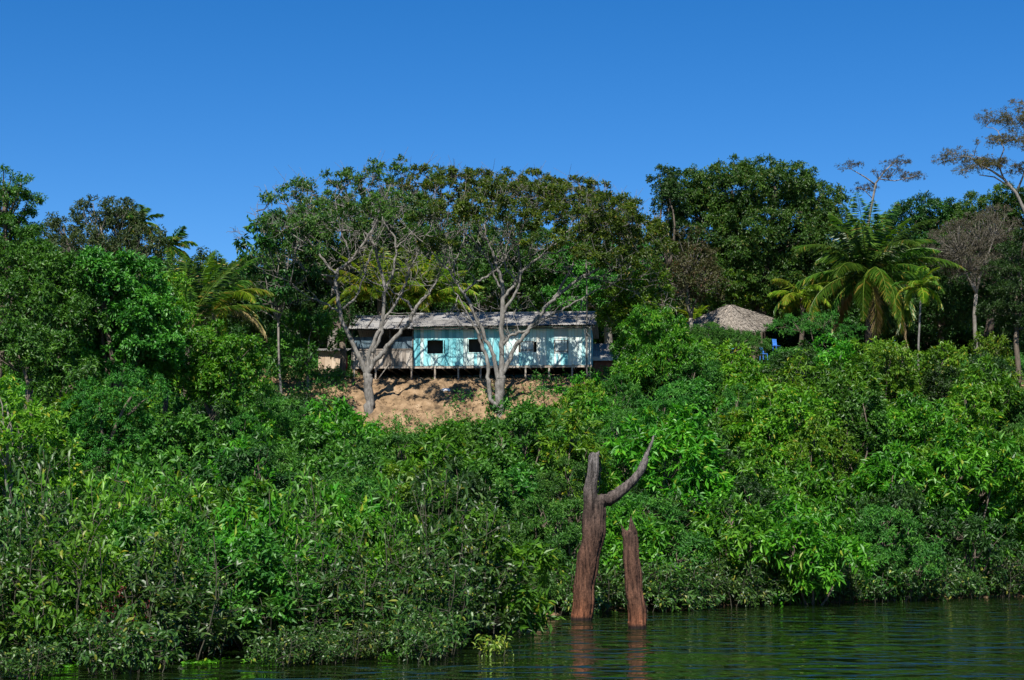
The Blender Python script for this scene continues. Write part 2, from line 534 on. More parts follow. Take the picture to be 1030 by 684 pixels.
M['roof'] = noise_mat('weathered roof sheets', [(.25, (.12, .115, .108)), (.42, (.18, .172, .162)), (.60, (.23, .222, .208)), (.8, (.29, .28, .265))], .9, .85, (.8, .35, 1), .2, 16, 9, .35)
M['interior'] = noise_mat('interior boards', [(.3, (.04, .035, .03)), (.7, (.08, .07, .06))], 2, .95)
M['shutter'] = noise_mat('painted shutter', [(.3, (.34, .46, .48)), (.7, (.50, .53, .52))], 3, .7, (1, 1, .3), .2, 20, 6, .3)

hA = P(354, 368, 89.0); hB = P(594.5, 366, 88.0)
HL = math.hypot(hB[0] - hA[0], hB[1] - hA[1])
hyaw = math.atan2(hB[1] - hA[1], hB[0] - hA[0])
FZ = 2.5 + (530 - 367.5) * 88.3 / FPX
house = empty('stilt_house', (hA[0], hA[1], FZ), hyaw, 'long low turquoise plank house on short stilts above the bare earth bank', 'house')
def lx(px): return (px - 354) / 240.5 * HL
WH = 2.12; HD = 4.6
PX0 = lx(416.5)

def planks(tb, x0, x1, z0, z1, y, th=.025, w=.19, holes=(), rg_=random.Random(3)):
    x = x0
    while x < x1 - .02:
        xe = min(x + w * rg_.uniform(.85, 1.15), x1)
        segs = [(z0, z1)]
        for (a, b_, c, d_) in holes:
            if xe > a + .02 and x < b_ - .02:
                segs = [(z0, c), (d_, z1)]
        jy = rg_.uniform(-.008, .008)
        r = rg_.random()
        for (s0, s1) in segs:
            tb.box(x + .004, xe - .004, y + jy, y + jy + th, s0 + (rg_.uniform(-.03, .01) if s0 == z0 else 0), s1, r)
        x = xe

w1 = (lx(430), lx(446.2), .66, 1.40)
w2 = (lx(472), lx(486.5), .72, 1.45)
w3 = (lx(524), lx(537), .70, 1.28)
w4 = (lx(558.5), lx(571), .62, 1.34)
xm = lx(505)
tb = TB(11); planks(tb, PX0, xm, 0.0, WH, 0, holes=(w1, w2)); tb.build('wall', M['turq'], house)
tb = TB(12); planks(tb, xm, HL, 0.0, WH, 0, holes=(w3, w4)); tb.build('wall', M['paleturq'], house)
# interior faces, floor, partition, back and side walls
tb = TB(13)
planks(tb, HL - .03, HL, 0, WH, .03, th=HD - .06, w=.2)
tb.build('side_wall', M['paleturq'], house)
tb = TB(14)
tb.box(0.05, HL - .05, HD - .05, HD, 0, WH)
tb.box(PX0, PX0 + .04, .04, HD - .06, 0, WH)
tb.box(PX0 + .05, HL - .04, .6, .64, 0.02, WH - .1)
tb.build('inner_wall', M['interior'], house)
tb = TB(15)
tb.box(-.05, HL + .05, .03, HD, -.10, -.01)
tb.build('floor', M['darkwood'], house)
tb = TB(16)
tb.box(-.05, PX0 - .05, -.03, .02, -.13, -.03); tb.box(PX0 - .04, HL + .04, -.035, .02, -.15, -.035)
for xx in np.arange(.2, HL, .6): tb.box(xx, xx + .07, .05, HD, -.2, -.11)
tb.build('floor_beam', M['palewood'], house)
# porch
tb = TB(17); planks(tb, 0.05, PX0 - .06, 0.0, .88, .02, w=.22); tb.build('porch_wall', M['oldwood'], house)
tb = TB(18)
tb.box(0.03, PX0 - .05, -.01, .05, .89, .96)
tb.build('porch_rail', M['oldwood'], house)
tb = TB(19)
for a, b_ in ((0.05, 1.15), (2.15, PX0 - .08)):
    tb = TB(19); planks(tb, a, b_, .97, 1.62, .05, w=.2)
    tb.build('porch_screen', M['bluegrey'], house)
for xx in (0.0, 1.2, 2.1, PX0 - .05):
    tb = TB(20); tb.box(xx - .035, xx + .035, -.03, .05, -.12, WH - .02); tb.build('post', M['darkwood'], house)
# windows
for (a, b_, c, d_) in (w1, w2):
    tb = TB(21)
    f = .05
    tb.box(a - f, b_ + f, -.02, .035, d_ + .002, d_ + f); tb.box(a - f, b_ + f, -.02, .035, c - f, c - .002)
    tb.box(a - f, a - .002, -.018, .033, c, d_); tb.box(b_ + .002, b_ + f, -.018, .033, c, d_)
    tb.build('window_frame', M['turq'], house)
for (a, b_, c, d_) in (w3, w4):
    tb = TB(22); planks(tb, a + .01, b_ - .01, c + .01, d_ - .01, -.01, w=.16)
    sh = tb.build('shutter', M['shutter'], house)
    tb = TB(23); tb.box(a - .04, b_ + .04, -.03, .0, d_ + .0, d_ + .03); tb.box(a - .03, a - .002, -.03, 0, c, d_ - .003); tb.box(b_ + .002, b_ + .03, -.03, 0, c, d_ - .003)
    tb.box(a + .03, b_ - .03, -.028, -.012, c + .1, c + .15)
    tb.build('frame', M['oldwood'], sh)
tb = TB(24); planks(tb, lx(557.5), lx(571.5), 1.44, 2.0, -.02, w=.25); tb.build('upper_hatch', M['shutter'], house)
tb = TB(25); tb.box(lx(567), lx(571), -.03, -.012, .05, .6); tb.build('repair_plank', M['turq'], house); tb = TB(25); tb.box(lx(560), lx(561.5), -.03, -.012, .05, .6); tb.build('repair_plank', M['turq'], house)
# stilts
for i, px in enumerate((356, 378, 414.5, 438, 461.5, 484, 507, 529, 552.5, 575.5, 593)):
    tb = TB(26 + i); x = lx(px)
    tb.tube([(x, .02, -1.4), (x + .01, .02, -.14)], [.055, .05], 7); tb.build('stilt', M['palewood'], house)
for px in (356, 414.5, 461.5, 507, 552.5, 593):
    tb = TB(60); x = lx(px)
    tb.tube([(x, HD - .1, -1.4), (x, HD - .1, -.14)], [.06, .06], 7); tb.build('stilt', M['darkwood'], house)
tb = TB(61); tb.tube([(lx(378), .1, -.9), (lx(392), -.1, .1)], [.03, .03], 6); tb.build('brace', M['oldwood'], house)

# corrugated roof
def corr(x0, x1, y0, z0, y1, z1, sheet=1.05, pitch=.115, amp=.013, seed=2, th=.012):
    rg_ = random.Random(seed)
    V = []; Fs = []; R = []
    x = x0
    while x < x1 - .05:
        xe = min(x + sheet, x1)
        rows = 2
        for rrow in range(rows):
            ta, tb_ = rrow / rows, (rrow + 1) / rows + (.04 if rrow < rows - 1 else 0)
            lift = .022 * (rows - 1 - rrow) * -1 + rg_.uniform(0, .012)
            nseg = int((xe - x + .08) / (pitch / 6)) + 1
            r = rg_.random()
            tz = rg_.uniform(-.012, .012)
            ext = rg_.uniform(-.05, .03) if rrow == 0 else 0
            base = len(V)
            for k in range(nseg + 1):
                xx = x + (xe - x + .06) * k / nseg
                w = amp * math.sin(xx / pitch * 2 * math.pi)
                for t in (ta + ext / max(.1, abs(y1 - y0)), tb_):
                    y_ = y0 + (y1 - y0) * t; z_ = z0 + (z1 - z0) * t + w + lift + tz * (xx - x)
                    V.append((xx, y_, z_)); V.append((xx, y_, z_ - th))
            for k in range(nseg):
                a = base + k * 4
                Fs += [(a, a + 4, a + 6, a + 2), (a + 1, a + 3, a + 7, a + 5), (a, a + 1, a + 5, a + 4), (a + 2, a + 6, a + 7, a + 3)]
                R += [r] * 4
        x = xe
    return np.array(V), np.array(Fs), np.array(R)

def roof_part(name, parent, args, mat):
    V, F_, R = corr(**args)
    return link(name, np_mesh(name, V, F_, mat, R, smooth=False), parent)
RX0, RX1 = lx(416) - .1, lx(599)
ZE, YE, ZR, YR = WH + .03, -.48, WH + 1.02, 2.25
roof_part('roof', house, dict(x0=RX0, x1=RX1, y0=YE, z0=ZE, y1=YR, z1=ZR, seed=3), M['roof'])
roof_part('roof', house, dict(x0=RX0, x1=RX1, y0=HD + .4, z0=ZE - .1, y1=YR + .03, z1=ZR, seed=4), M['roof'])
roof_part('porch_roof', house, dict(x0=-.35, x1=RX0 + .1, y0=YE, z0=ZE - .10, y1=YR, z1=ZR - .12, seed=5), M['roof'])
roof_part('porch_roof', house, dict(x0=-.35, x1=RX0 + .1, y0=HD + .4, z0=ZE - .2, y1=YR + .03, z1=ZR - .12, seed=6), M['roof'])
tb = TB(62)
tb.tube([(RX0 - .1, YR, ZR + .02), (RX1 + .02, YR, ZR + .02)], [.07, .07], 8)
tb.tube([(-.35, YR, ZR - .10), (RX0, YR, ZR - .10)], [.07, .07], 8)
tb.build('ridge_cap', M['roof'], house)
tb = TB(63)
x = HL - .02
tb.poly([(x, .05, WH), (x, HD - .05, WH), (x, YR, ZR - .06)]); tb.poly([(x - .03, .05, WH), (x - .03, YR, ZR - .06), (x - .03, HD - .05, WH)])
tb.build('gable', M['oldwood'], house)
tb = TB(64)
for xx in np.arange(.0, HL, .85): tb.hexa([(xx, YE + .05, ZE - .12), (xx + .05, YE + .05, ZE - .12), (xx + .05, YR, ZR - .14), (xx, YR, ZR - .14), (xx, YE + .05, ZE - .05), (xx + .05, YE + .05, ZE - .05), (xx + .05, YR, ZR - .06), (xx, YR, ZR - .06)])
tb.box(-.1, HL, YE + .1, YE + .16, ZE - .19, ZE - .125)
tb.build('rafter', M['darkwood'], house)

# side annex on the right
M['whitewood'] = noise_mat('chalky board', [(.3, (.45, .43, .40)), (.7, (.62, .60, .56))], 2, .8)
M['brick'] = noise_mat('reddish clay wall', [(.3, (.16, .06, .04)), (.7, (.30, .13, .09))], 4, .9)
aA = P(597, 366, 91.5)
annex = empty('shed', (aA[0], 91.5, aA[2] - .3), hyaw * .5, 'small low shed with grey roof at the right end of the turquoise house', 'shed')
tb = TB(70); tb.box(0, 2.2, 0, 1.9, -.8, .62); tb.build('wall', M['brick'], annex)
roof_part('roof', annex, dict(x0=-.5, x1=2.4, y0=-.35, z0=.68, y1=1.6, z1=1.62, seed=8), M['roof'])
tb = TB(71); tb.box(-.3, 2.35, -.36, -.30, .45, .68); tb.build('fascia', M['whitewood'], annex)

# boardwalk and lean-to at the left end
bA = P(314, 377, 89.5)
bw = empty('boardwalk', (bA[0], 89.5, bA[2]), 0, 'weathered raised boardwalk at the left end of the turquoise house', 'boardwalk')
tb = TB(72)
for k in range(10): tb.box(k * .2, k * .2 + .185, -.6, .9, -.05, 0)
tb.build('deck', M['oldwood'], bw)
for xx in (.05, .65, 1.3, 1.9):
    tb = TB(73); tb.tube([(xx, -.5, -.9), (xx, -.5, -.05)], [.04, .04], 6); tb.build('post', M['oldwood'], bw)
tb = TB(74); tb.box(0, 2.0, -.57, -.52, -.17, -.06); tb.build('rail', M['oldwood'], bw)
M['tan'] = noise_mat('tan boards', [(.3, (.30, .22, .15)), (.7, (.48, .38, .28))], 2, .9, (1, 1, .3), .3, 20, 6, .4)
sA = P(320, 375, 92)
sh = empty('lean_to', (sA[0], 92, float(sA[2]) - .1), 0, 'tan board lean-to half hidden by leaves left of the turquoise house', 'lean-to')
tb = TB(75); planks(tb, 0, 1.5, -.6, 1.35, 0); tb.box(0.01, 1.49, .03, 1.8, -.6, 1.3); tb.build('wall', M['tan'], sh)
roof_part('roof', sh, dict(x0=-.2, x1=1.7, y0=-.3, z0=1.38, y1=2.0, z1=1.7, seed=9), M['roof'])
# red cloth on a line
M['redcloth'] = noise_mat('red cloth', [(.3, (.35, .02, .03)), (.7, (.50, .04, .05))], 3, .8)
c0 = P(347, 366, 88.6)
V = []; Fs = []
for i in range(9):
    for j in range(9):
        V.append((c0[0] + (i / 8 - .5) * .26, 88.6 + .03 * math.sin(i * 1.6) * (.4 + j / 8), c0[2] + .35 - j / 8 * .62 - .02 * math.sin(i * 1.1)))
for i in range(8):
    for j in range(8):
        a = i * 9 + j; Fs.append((a, a + 1, a + 10, a + 9))
cl = link('cloth', np_mesh('cloth', np.array(V), np.array(Fs), M['redcloth'], smooth=True))
md = cl.modifiers.new('s', 'SOLIDIFY'); md.thickness = .008
tag(cl, 'red cloth hanging beside the dark trunk at the left end of the house', 'cloth')

# tall thin pole by the right end of the house
po = P(590.5, 377, 86.8)
tb = TB(76); rngp = np.random.default_rng(4)
zt = P(588, 238, 86.8)
tb.tube([p for p in wobble((po[0], 86.8, po[2] - .5), zt, rngp, 8, .008)], np.linspace(.05, .03, 8), 7)
pole = tb.build('pole', M['bark_pale'], smooth=True)
tag(pole, 'tall thin pale pole standing against the right end of the house', 'pole')

# crumpled bag on the bare earth
M['bag'] = noise_mat('white plastic', [(.3, (.65, .66, .68)), (.7, (.80, .80, .80))], 6, .4)
rb = np.random.default_rng(9)
bx, by = P(448, 393, 86.2)[:2]
import bmesh
bm = bmesh.new(); bmesh.ops.create_icosphere(bm, subdivisions=3, radius=1)
for v in bm.verts:
    c = v.co
    f = 1 + .22 * math.sin(c.x * 7 + c.z * 5) * math.cos(c.y * 6) + rb.uniform(-.08, .08)
    v.co = Vector((c.x * .24 * f, c.y * .17 * f, max(-.03, c.z * .13 * f)))
me = bpy.data.meshes.new('bag'); bm.to_mesh(me); bm.free(); me.materials.append(M['bag'])
bag = link('plastic_bag', me); bag.location = (bx, by, float(ground(bx, by)) + .12)
tag(bag, 'crumpled white plastic bag on the bare earth below the house', 'bag')

# ------------------------------------------------------------------ thatched hut
M['thatch'] = leaf_mat('thatch straw', (.11, .092, .076), (.19, .165, .14), (.29, .26, .225), None, rough=.9, trans=0.0, spec=.1)
M['thatch_core'] = noise_mat('thatch core', [(.3, (.22, .18, .15)), (.7, (.38, .33, .28))], 6, .95)
HDp = 97.0
hc = P(735, 330, HDp)
apex = P(735, 305, HDp)
hz = float(ground(hc[0], HDp))
hut = empty('thatched_hut', (hc[0], HDp, hz), 0, 'open hut under a pale thatched roof among the treetops right of the house', 'hut')
s = mpp(HDp)
O = np.array([hc[0], HDp, hz])
cor = [P(690.5, 326, HDp), P(764, 333.5, HDp - 2.9), P(776, 321, HDp + .3), P(716, 322, HDp + 2.6)]
apx = P(734, 307, HDp)
tb = TB(80)
rgt = np.random.default_rng(77)
pos = []; dd = []; nn = []; LL = []
cor2 = [c for c in cor]
for i in range(4):
    a, c = cor2[i], cor2[(i + 1) % 4]
    tb.poly([a - O, c - O, apx - O])
    dn = np.array([0, 0, -.12])
    tb.poly([apx + dn - O, c + dn - O, a + dn - O])
    nrm = np.cross(c - a, apx - a); nrm /= np.linalg.norm(nrm)
    if nrm[2] < 0: nrm = -nrm
    for k in range(2600):
        u, t = rgt.random(), 1 - math.sqrt(rgt.random())
        p = (a * (1 - u) + c * u) * (1 - t) + apx * t
        down = (a * (1 - u) + c * u) - apx; down /= np.linalg.norm(down)
        pos.append(p + nrm * rgt.uniform(.02, .10) - O); dd.append(down + rgt.normal(0, .10, 3) + nrm * .02); nn.append(nrm + rgt.normal(0, .3, 3)); LL.append(rgt.uniform(.2, .42))
tb.build('roof_core', M['thatch_core'], hut)
N = len(pos)
link('thatch', leaf_mesh('thatch', np.array(pos), np.array(dd), np.array(nn), np.array(LL), np.full(N, .035), np.clip(rgt.normal(.5, .15, N), 0, .95), M['thatch'], bend=0.0, fold=.1), hut)
for c in cor2:
    tb = TB(81); q = c * .8 + apx * .2
    tb.tube([(q[0] - O[0], q[1] - O[1], -.2), (q[0] - O[0], q[1] - O[1], q[2] - O[2] - .15)], [.07, .06], 7); tb.build('post', M['bark_dark'], hut)

M['bluepl'] = noise_mat('blue plastic', [(.3, (.04, .16, .55)), (.7, (.06, .22, .65))], 2, .4)
M['turqpl'] = noise_mat('turquoise plastic', [(.3, (.08, .42, .50)), (.7, (.14, .52, .58))], 2, .4)
def chair(px, py, D, label, mat):
    p = P(px, py, D)
    r = empty('plastic_chair', (p[0], D, p[2] - (.86 if 'lower' in label else .74)), .5, label, 'chair', None)
    r.scale = (.72, .72, .82)
    tb = TB(82); tb.box(-.22, .22, -.22, .2, .40, .44); tb.build('seat', mat, r)
    tb = TB(83)
    for k in range(4): tb.hexa([(-.2 + k * .108, .20, .44), (-.12 + k * .108, .20, .44), (-.12 + k * .108, .235, .44), (-.2 + k * .108, .235, .44), (-.2 + k * .108, .28, .86), (-.12 + k * .108, .28, .86), (-.12 + k * .108, .31, .86), (-.2 + k * .108, .31, .86)])
    tb.box(-.21, .21, .27, .32, .862, .92)
    tb.build('backrest', mat, r)
    for a, b_ in ((-.2, -.2), (.2, -.2), (-.2, .18), (.2, .18)):
        tb = TB(84); tb.tube([(a * 1.1, b_ * 1.1, 0), (a, b_, .40)], [.022, .026], 6); tb.build('leg', mat, r)
    return r
chair(781, 341, 92.6, 'blue plastic chair with its back showing above bushes right of thatched hut', M['bluepl'])
chair(768, 347, 91.8, 'blue plastic chair lower and nearer the thatched hut than the other', M['bluepl'])
tp = P(728, 351, 91.5)
tab = empty('plastic_table', (tp[0], 91.5, tp[2] - .74), .1, 'turquoise table top showing through leaves below the thatched roof', 'table')
tb = TB(85); tb.box(-.5, .5, -.4, .4, .70, .74); tb.build('tabletop', M['turqpl'], tab)
for a, b_ in ((-.42, -.33), (.42, -.33), (-.42, .33), (.42, .33)):
    tb = TB(86); tb.tube([(a, b_, -.3), (a, b_, .70)], [.025, .025], 6); tb.build('leg', M['turqpl'], tab)

# ------------------------------------------------------------------ dead trunks in the water
def dead_mat():
    m, n, l, out = new_mat('dead waterlogged wood')
    tc = n.new("ShaderNodeTexCoord")
    sx = n.new("ShaderNodeSeparateXYZ"); l.new(tc.outputs['Object'], sx.inputs[0])
    mp = n.new("ShaderNodeMapping"); mp.inputs['Scale'].default_value = (9, 9, 1.1)
    l.new(tc.outputs['Object'], mp.inputs[0])
    nz = n.new("ShaderNodeTexNoise"); nz.inputs['Scale'].default_value = 1.6; nz.inputs['Detail'].default_value = 9; nz.inputs['Roughness'].default_value = .7
    l.new(mp.outputs[0], nz.inputs['Vector'])
    nf = n.new("ShaderNodeTexNoise"); nf.inputs['Scale'].default_value = 45; nf.inputs['Detail'].default_value = 3
    l.new(tc.outputs['Object'], nf.inputs['Vector'])
    # flood stain: red brown silt low down, grey weathering high up
    mr = n.new("ShaderNodeMapRange"); mr.inputs['From Min'].default_value = 0.0; mr.inputs['From Max'].default_value = 4.2
    l.new(sx.outputs[2], mr.inputs['Value'])
    st = ramp(n, [(.0, (.02, .012, .01)), (.012, (.02, .012, .01)), (.03, (.17, .068, .036)), (.16, (.12, .058, .036)), (.45, (.085, .046, .031)), (.72, (.066, .046, .037)), (1, (.14, .128, .12))])
    l.new(mr.outputs[0], st.inputs[0])
    rr = ramp(n, [(.36, (.14, .13, .13)), (.50, (.8, .8, .8)), (.72, (1.7, 1.65, 1.6))])
    l.new(nz.outputs['Fac'], rr.inputs[0])
    r2 = ramp(n, [(.35, (.6, .58, .55)), (.6, (1.15, 1.15, 1.15))])
    l.new(nf.outputs['Fac'], r2.inputs[0])
    mx = n.new("ShaderNodeMix"); mx.data_type = 'RGBA'; mx.blend_type = 'MULTIPLY'; mx.inputs[0].default_value = 1
    l.new(st.outputs[0], mx.inputs[6]); l.new(rr.outputs[0], mx.inputs[7])
    m2 = n.new("ShaderNodeMix"); m2.data_type = 'RGBA'; m2.blend_type = 'MULTIPLY'; m2.inputs[0].default_value = 1
    l.new(mx.outputs[2], m2.inputs[6]); l.new(r2.outputs[0], m2.inputs[7])
    b = n.new("ShaderNodeBsdfPrincipled"); b.inputs['Roughness'].default_value = .92; b.inputs['Specular IOR Level'].default_value = .2
    l.new(m2.outputs[2], b.inputs['Base Color'])
    bp = n.new("ShaderNodeBump"); bp.inputs['Strength'].default_value = .9; bp.inputs['Distance'].default_value = .05
    l.new(nz.outputs['Fac'], bp.inputs['Height'])
    l.new(bp.outputs[0], b.inputs['Normal']); l.new(b.outputs[0], out.inputs[0])
    return m
M['dead'] = dead_mat()

def dead_tree(name, label, D, chains, seed, voxel=.035, sides=16):
    s = mpp(D)
    base = P(chains[0][0][0], chains[0][0][1], D); base[2] = 0
    tb = TB(seed); rng = np.random.default_rng(seed)
    for ch in chains:
        pts = []; rad = []
        for i in range(len(ch) - 1):
            a, b_ = ch[i], ch[i + 1]
            for t in np.linspace(0, 1, 5, endpoint=False):
                px = a[0] + (b_[0] - a[0]) * t; py = a[1] + (b_[1] - a[1]) * t
                r = a[2] + (b_[2] - a[2]) * t
                dz = (a[3] if len(a) > 3 else 0) * (1 - t) + (b_[3] if len(b_) > 3 else 0) * t
                pts.append(P(px, py, D + dz) - base); rad.append(r * s * .94)
        e = ch[-1]; pts.append(P(e[0], e[1], D + (e[3] if len(e) > 3 else 0)) - base); rad.append(e[2] * s)
        tb.tube(pts, rad, sides)
    me = tb.mesh(name, M['dead'], True)
    ob = bpy.data.objects.new(name, me); COL.objects.link(ob)
    rm = ob.modifiers.new('r', 'REMESH'); rm.mode = 'VOXEL'; rm.voxel_size = voxel
    dg = bpy.context.evaluated_depsgraph_get()
    m2 = bpy.data.meshes.new_from_object(ob.evaluated_get(dg))
    bpy.data.objects.remove(ob)
    co = np.empty(len(m2.vertices) * 3, np.float32); m2.vertices.foreach_get('co', co); co = co.reshape(-1, 3)
    no = np.empty(len(m2.vertices) * 3, np.float32); m2.vertices.foreach_get('normal', no); no = no.reshape(-1, 3)
    ang = np.arctan2(no[:, 1], no[:, 0])
    g = np.sin(ang * 5 + co[:, 2] * .9 + 1.2 * np.sin(co[:, 2] * 1.7)) * .5 + np.sin(ang * 11 - co[:, 2] * 1.3) * .35 + np.sin(co[:, 2] * 6 + ang * 2) * .25
    crack = -np.clip(np.cos(ang * 2.5 + 1.1 + .6 * np.sin(co[:, 2] * 1.1)) - .88, 0, 1) * 5
    d = (g * .014 + crack * .055 + rng.normal(0, .006, len(co)) + .03 * np.sin(co[:, 2] * 2.3 + ang) * np.sin(co[:, 2] * 4.9))
    co = co + no * d[:, None]
    # ragged ends
    m2.vertices.foreach_set('co', co.astype(np.float32).ravel()); m2.update()
    m2.materials.clear(); m2.materials.append(M['dead'])
    m2.polygons.foreach_set('use_smooth', np.ones(len(m2.polygons), bool))
    o = link(name, m2); o.location = base
    tag(o, label, 'dead tree')
    return o

dead_tree('dead_tree', 'forked dead trunk standing in the river with one long curved grey limb', 44.4, [
    [(584, 640, 11.5), (585, 622, 11.2), (588, 590, 11.5), (592, 560, 12), (598, 532, 11.5), (601, 515, 9.0), (602, 505, 6)],
    [(592, 555, 9), (593, 520, 8), (594.5, 495, 7.2), (596.5, 475, 6.2), (598, 460, 5.4), (599, 456, 4.6)],
    [(596, 470, 4.2), (594.5, 458, 2.4), (594.6, 454.5, .8)],
    [(600, 465, 3.0), (601.5, 456, 1.8), (602, 453.5, .8)],
    [(598, 545, 9), (602, 525, 8), (603, 508, 5), (606, 502, 5.6), (612, 503, 6.2), (620, 498.5, 6), (630, 491, 5.6), (638, 483, 5), (644, 474, 4), (649, 462, 2.8), (653, 450, 2.0), (657, 438, 1.0)],
    [(640, 482, 3.2), (648, 471, 2.4), (652, 462, 1.2)],
    [(603, 520, 5), (600, 505, 3.0), (600, 498, 1.2)],
], 5)
dead_tree('dead_tree', 'shorter broken dead stump with jagged top standing right of the forked trunk', 40.8, [
    [(642, 650, 9.5), (641, 630, 9.4), (639.5, 605, 9.6), (637, 580, 9.3), (634.5, 555, 8.6), (633, 540, 7.6), (633, 534, 5.4)],
    [(635, 545, 4.6), (635.5, 530, 3.4), (635, 523, 1.6), (634.6, 519, .6)],
    [(629, 548, 3.6), (627, 534, 2.2), (625, 528, .8)],
    [(638, 545, 3), (638, 533, 1.8), (637.5, 529, .7)],
], 6)

# ------------------------------------------------------------------ big bare-limbed trees in front of the house
def hero_tree(name, label, D, branches, lobes, mat, seed, ntw=220, rfac=1.0, **kw):
    rng = np.random.default_rng(seed)
    s = mpp(D)
    b0 = branches[0][0]
    base = P(b0[0], b0[1], D); base[2] = float(ground(base[0], D)) - .1
    root = empty(name, base, 0, label, 'tree')
    tb = TB(seed)
    allp = []
    for bi, br in enumerate(branches):
        q = []
        for a in br:
            q.append((P(a[0], a[1], D + (a[3] if len(a) > 3 else 0)) , a[2] * s * rfac * (.85 if bi == 0 else .65)))
        if bi == 0:
            q[0] = (np.array([q[0][0][0], D, base[2] - .2]), q[0][1])
        pts = []; rad = []
        # catmull-rom through the measured joints
        for i in range(len(q) - 1):
            p0 = q[max(i - 1, 0)][0]; p1 = q[i][0]; p2 = q[i + 1][0]; p3 = q[min(i + 2, len(q) - 1)][0]
            for t in np.linspace(0, 1, 4, endpoint=False):
                c = .5 * ((2 * p1) + (-p0 + p2) * t + (2 * p0 - 5 * p1 + 4 * p2 - p3) * t * t + (-p0 + 3 * p1 - 3 * p2 + p3) * t ** 3)
                pts.append(c + rng.normal(0, .03, 3)); rad.append((q[i][1] * (1 - t) + q[i + 1][1] * t) * rng.uniform(.9, 1.1))
        pts.append(q[-1][0]); rad.append(q[-1][1])
        tb.tube([p - base for p in pts], rad, 9)
        k0 = 0 if bi else len(pts)
        for p, r in list(zip(pts, rad))[k0:]:
            if r < 2.6 * s * rfac: allp.append(p)
    L3 = []
    for qd in lobes:
        px, py, rx, ry = qd[:4]
        dz = qd[4] if len(qd) > 4 else (rng.uniform(-6, -3) if py > 203 else rng.uniform(1, 4.5))
        L3.append((P(px, py, D + dz), np.array([rx * s, rx * s * .9, ry * s])))
    arr, C = crown(rng, L3, **kw)
    link('crown', crown_mesh(name + '_crown', arr, mat, base), root)
    def grow(p, d, r, depth):
        L_ = rng.uniform(.5, 1.1) * (.75 ** (3 - depth)) * 1.25
        e = p + d * L_
        if PX(e + 0)[1] < 184: return
        mid = (p + e) / 2 + rng.normal(0, .07, 3)
        tb.tube([p - base, mid - base, e - base], [r, r * .85, r * .7], 5, cap=False)
        allp.append(e)
        if depth <= 0: return
        for _ in range(2 if rng.random() < .75 else 3):
            d2 = nrmz(d + rng.normal(0, .55, 3) + np.array([0, 0, .22]))
            grow(e, d2, max(.012, r * .68), depth - 1)
    for bi, br in enumerate(branches[1:]):
        q = [P(a[0], a[1], D) for a in br]
        dirs = nrmz(q[-1] - q[-2])
        grow(q[-1], nrmz(dirs + rng.normal(0, .2, 3)), max(0.026, br[-1][2] * s * .8), 4)
        grow(q[-1], nrmz(dirs + rng.normal(0, .6, 3)), .022, 2)
        for k in range(2, len(q)):
            if br[k][2] < 2.6:
                for _ in range(1):
                    t = rng.random(); pp = q[k - 1] * (1 - t) + q[k] * t
                    dd_ = nrmz(nrmz(q[k] - q[k - 1]) * .5 + rng.normal(0, .7, 3) + np.array([0, 0, .4]))
                    grow(pp, dd_, .026, 3)
    allp = np.array(allp)
    sel = rng.choice(len(C), min(ntw, len(C)), replace=False)
    nodes = allp
    order = sel[np.argsort([np.min(((nodes - C[i, :3]) ** 2).sum(1)) for i in sel])]
    for i in order:
        p = C[i, :3]
        cost = ((nodes[:, :] - p) ** 2).sum(1) + 3.0 * np.clip(nodes[:, 2] - p[2], 0, None) ** 2
        j = np.argmin(cost)
        st = nodes[j]
        dlen = np.linalg.norm(p - st)
        pts = wobble(st, p, rng, 6, .09, -.04)
        r0 = min(.06, .016 + .014 * dlen)
        tb.tube([q - base for q in pts], np.linspace(r0, .010, 6), 5, cap=False)
        nodes = np.concatenate([nodes, np.array(pts[2:5])])
        for _ in range(3):   # side twigs
            a = pts[rng.integers(1, 5)]; e = a + rng.normal(0, .5, 3) + np.array([0, 0, .35])
            tb.tube([q - base for q in wobble(a, e, rng, 3, .1)], [.012, .009, .005], 4, cap=False)
    tb.build('trunk', M['bark_pale'], root, smooth=True)
    return root

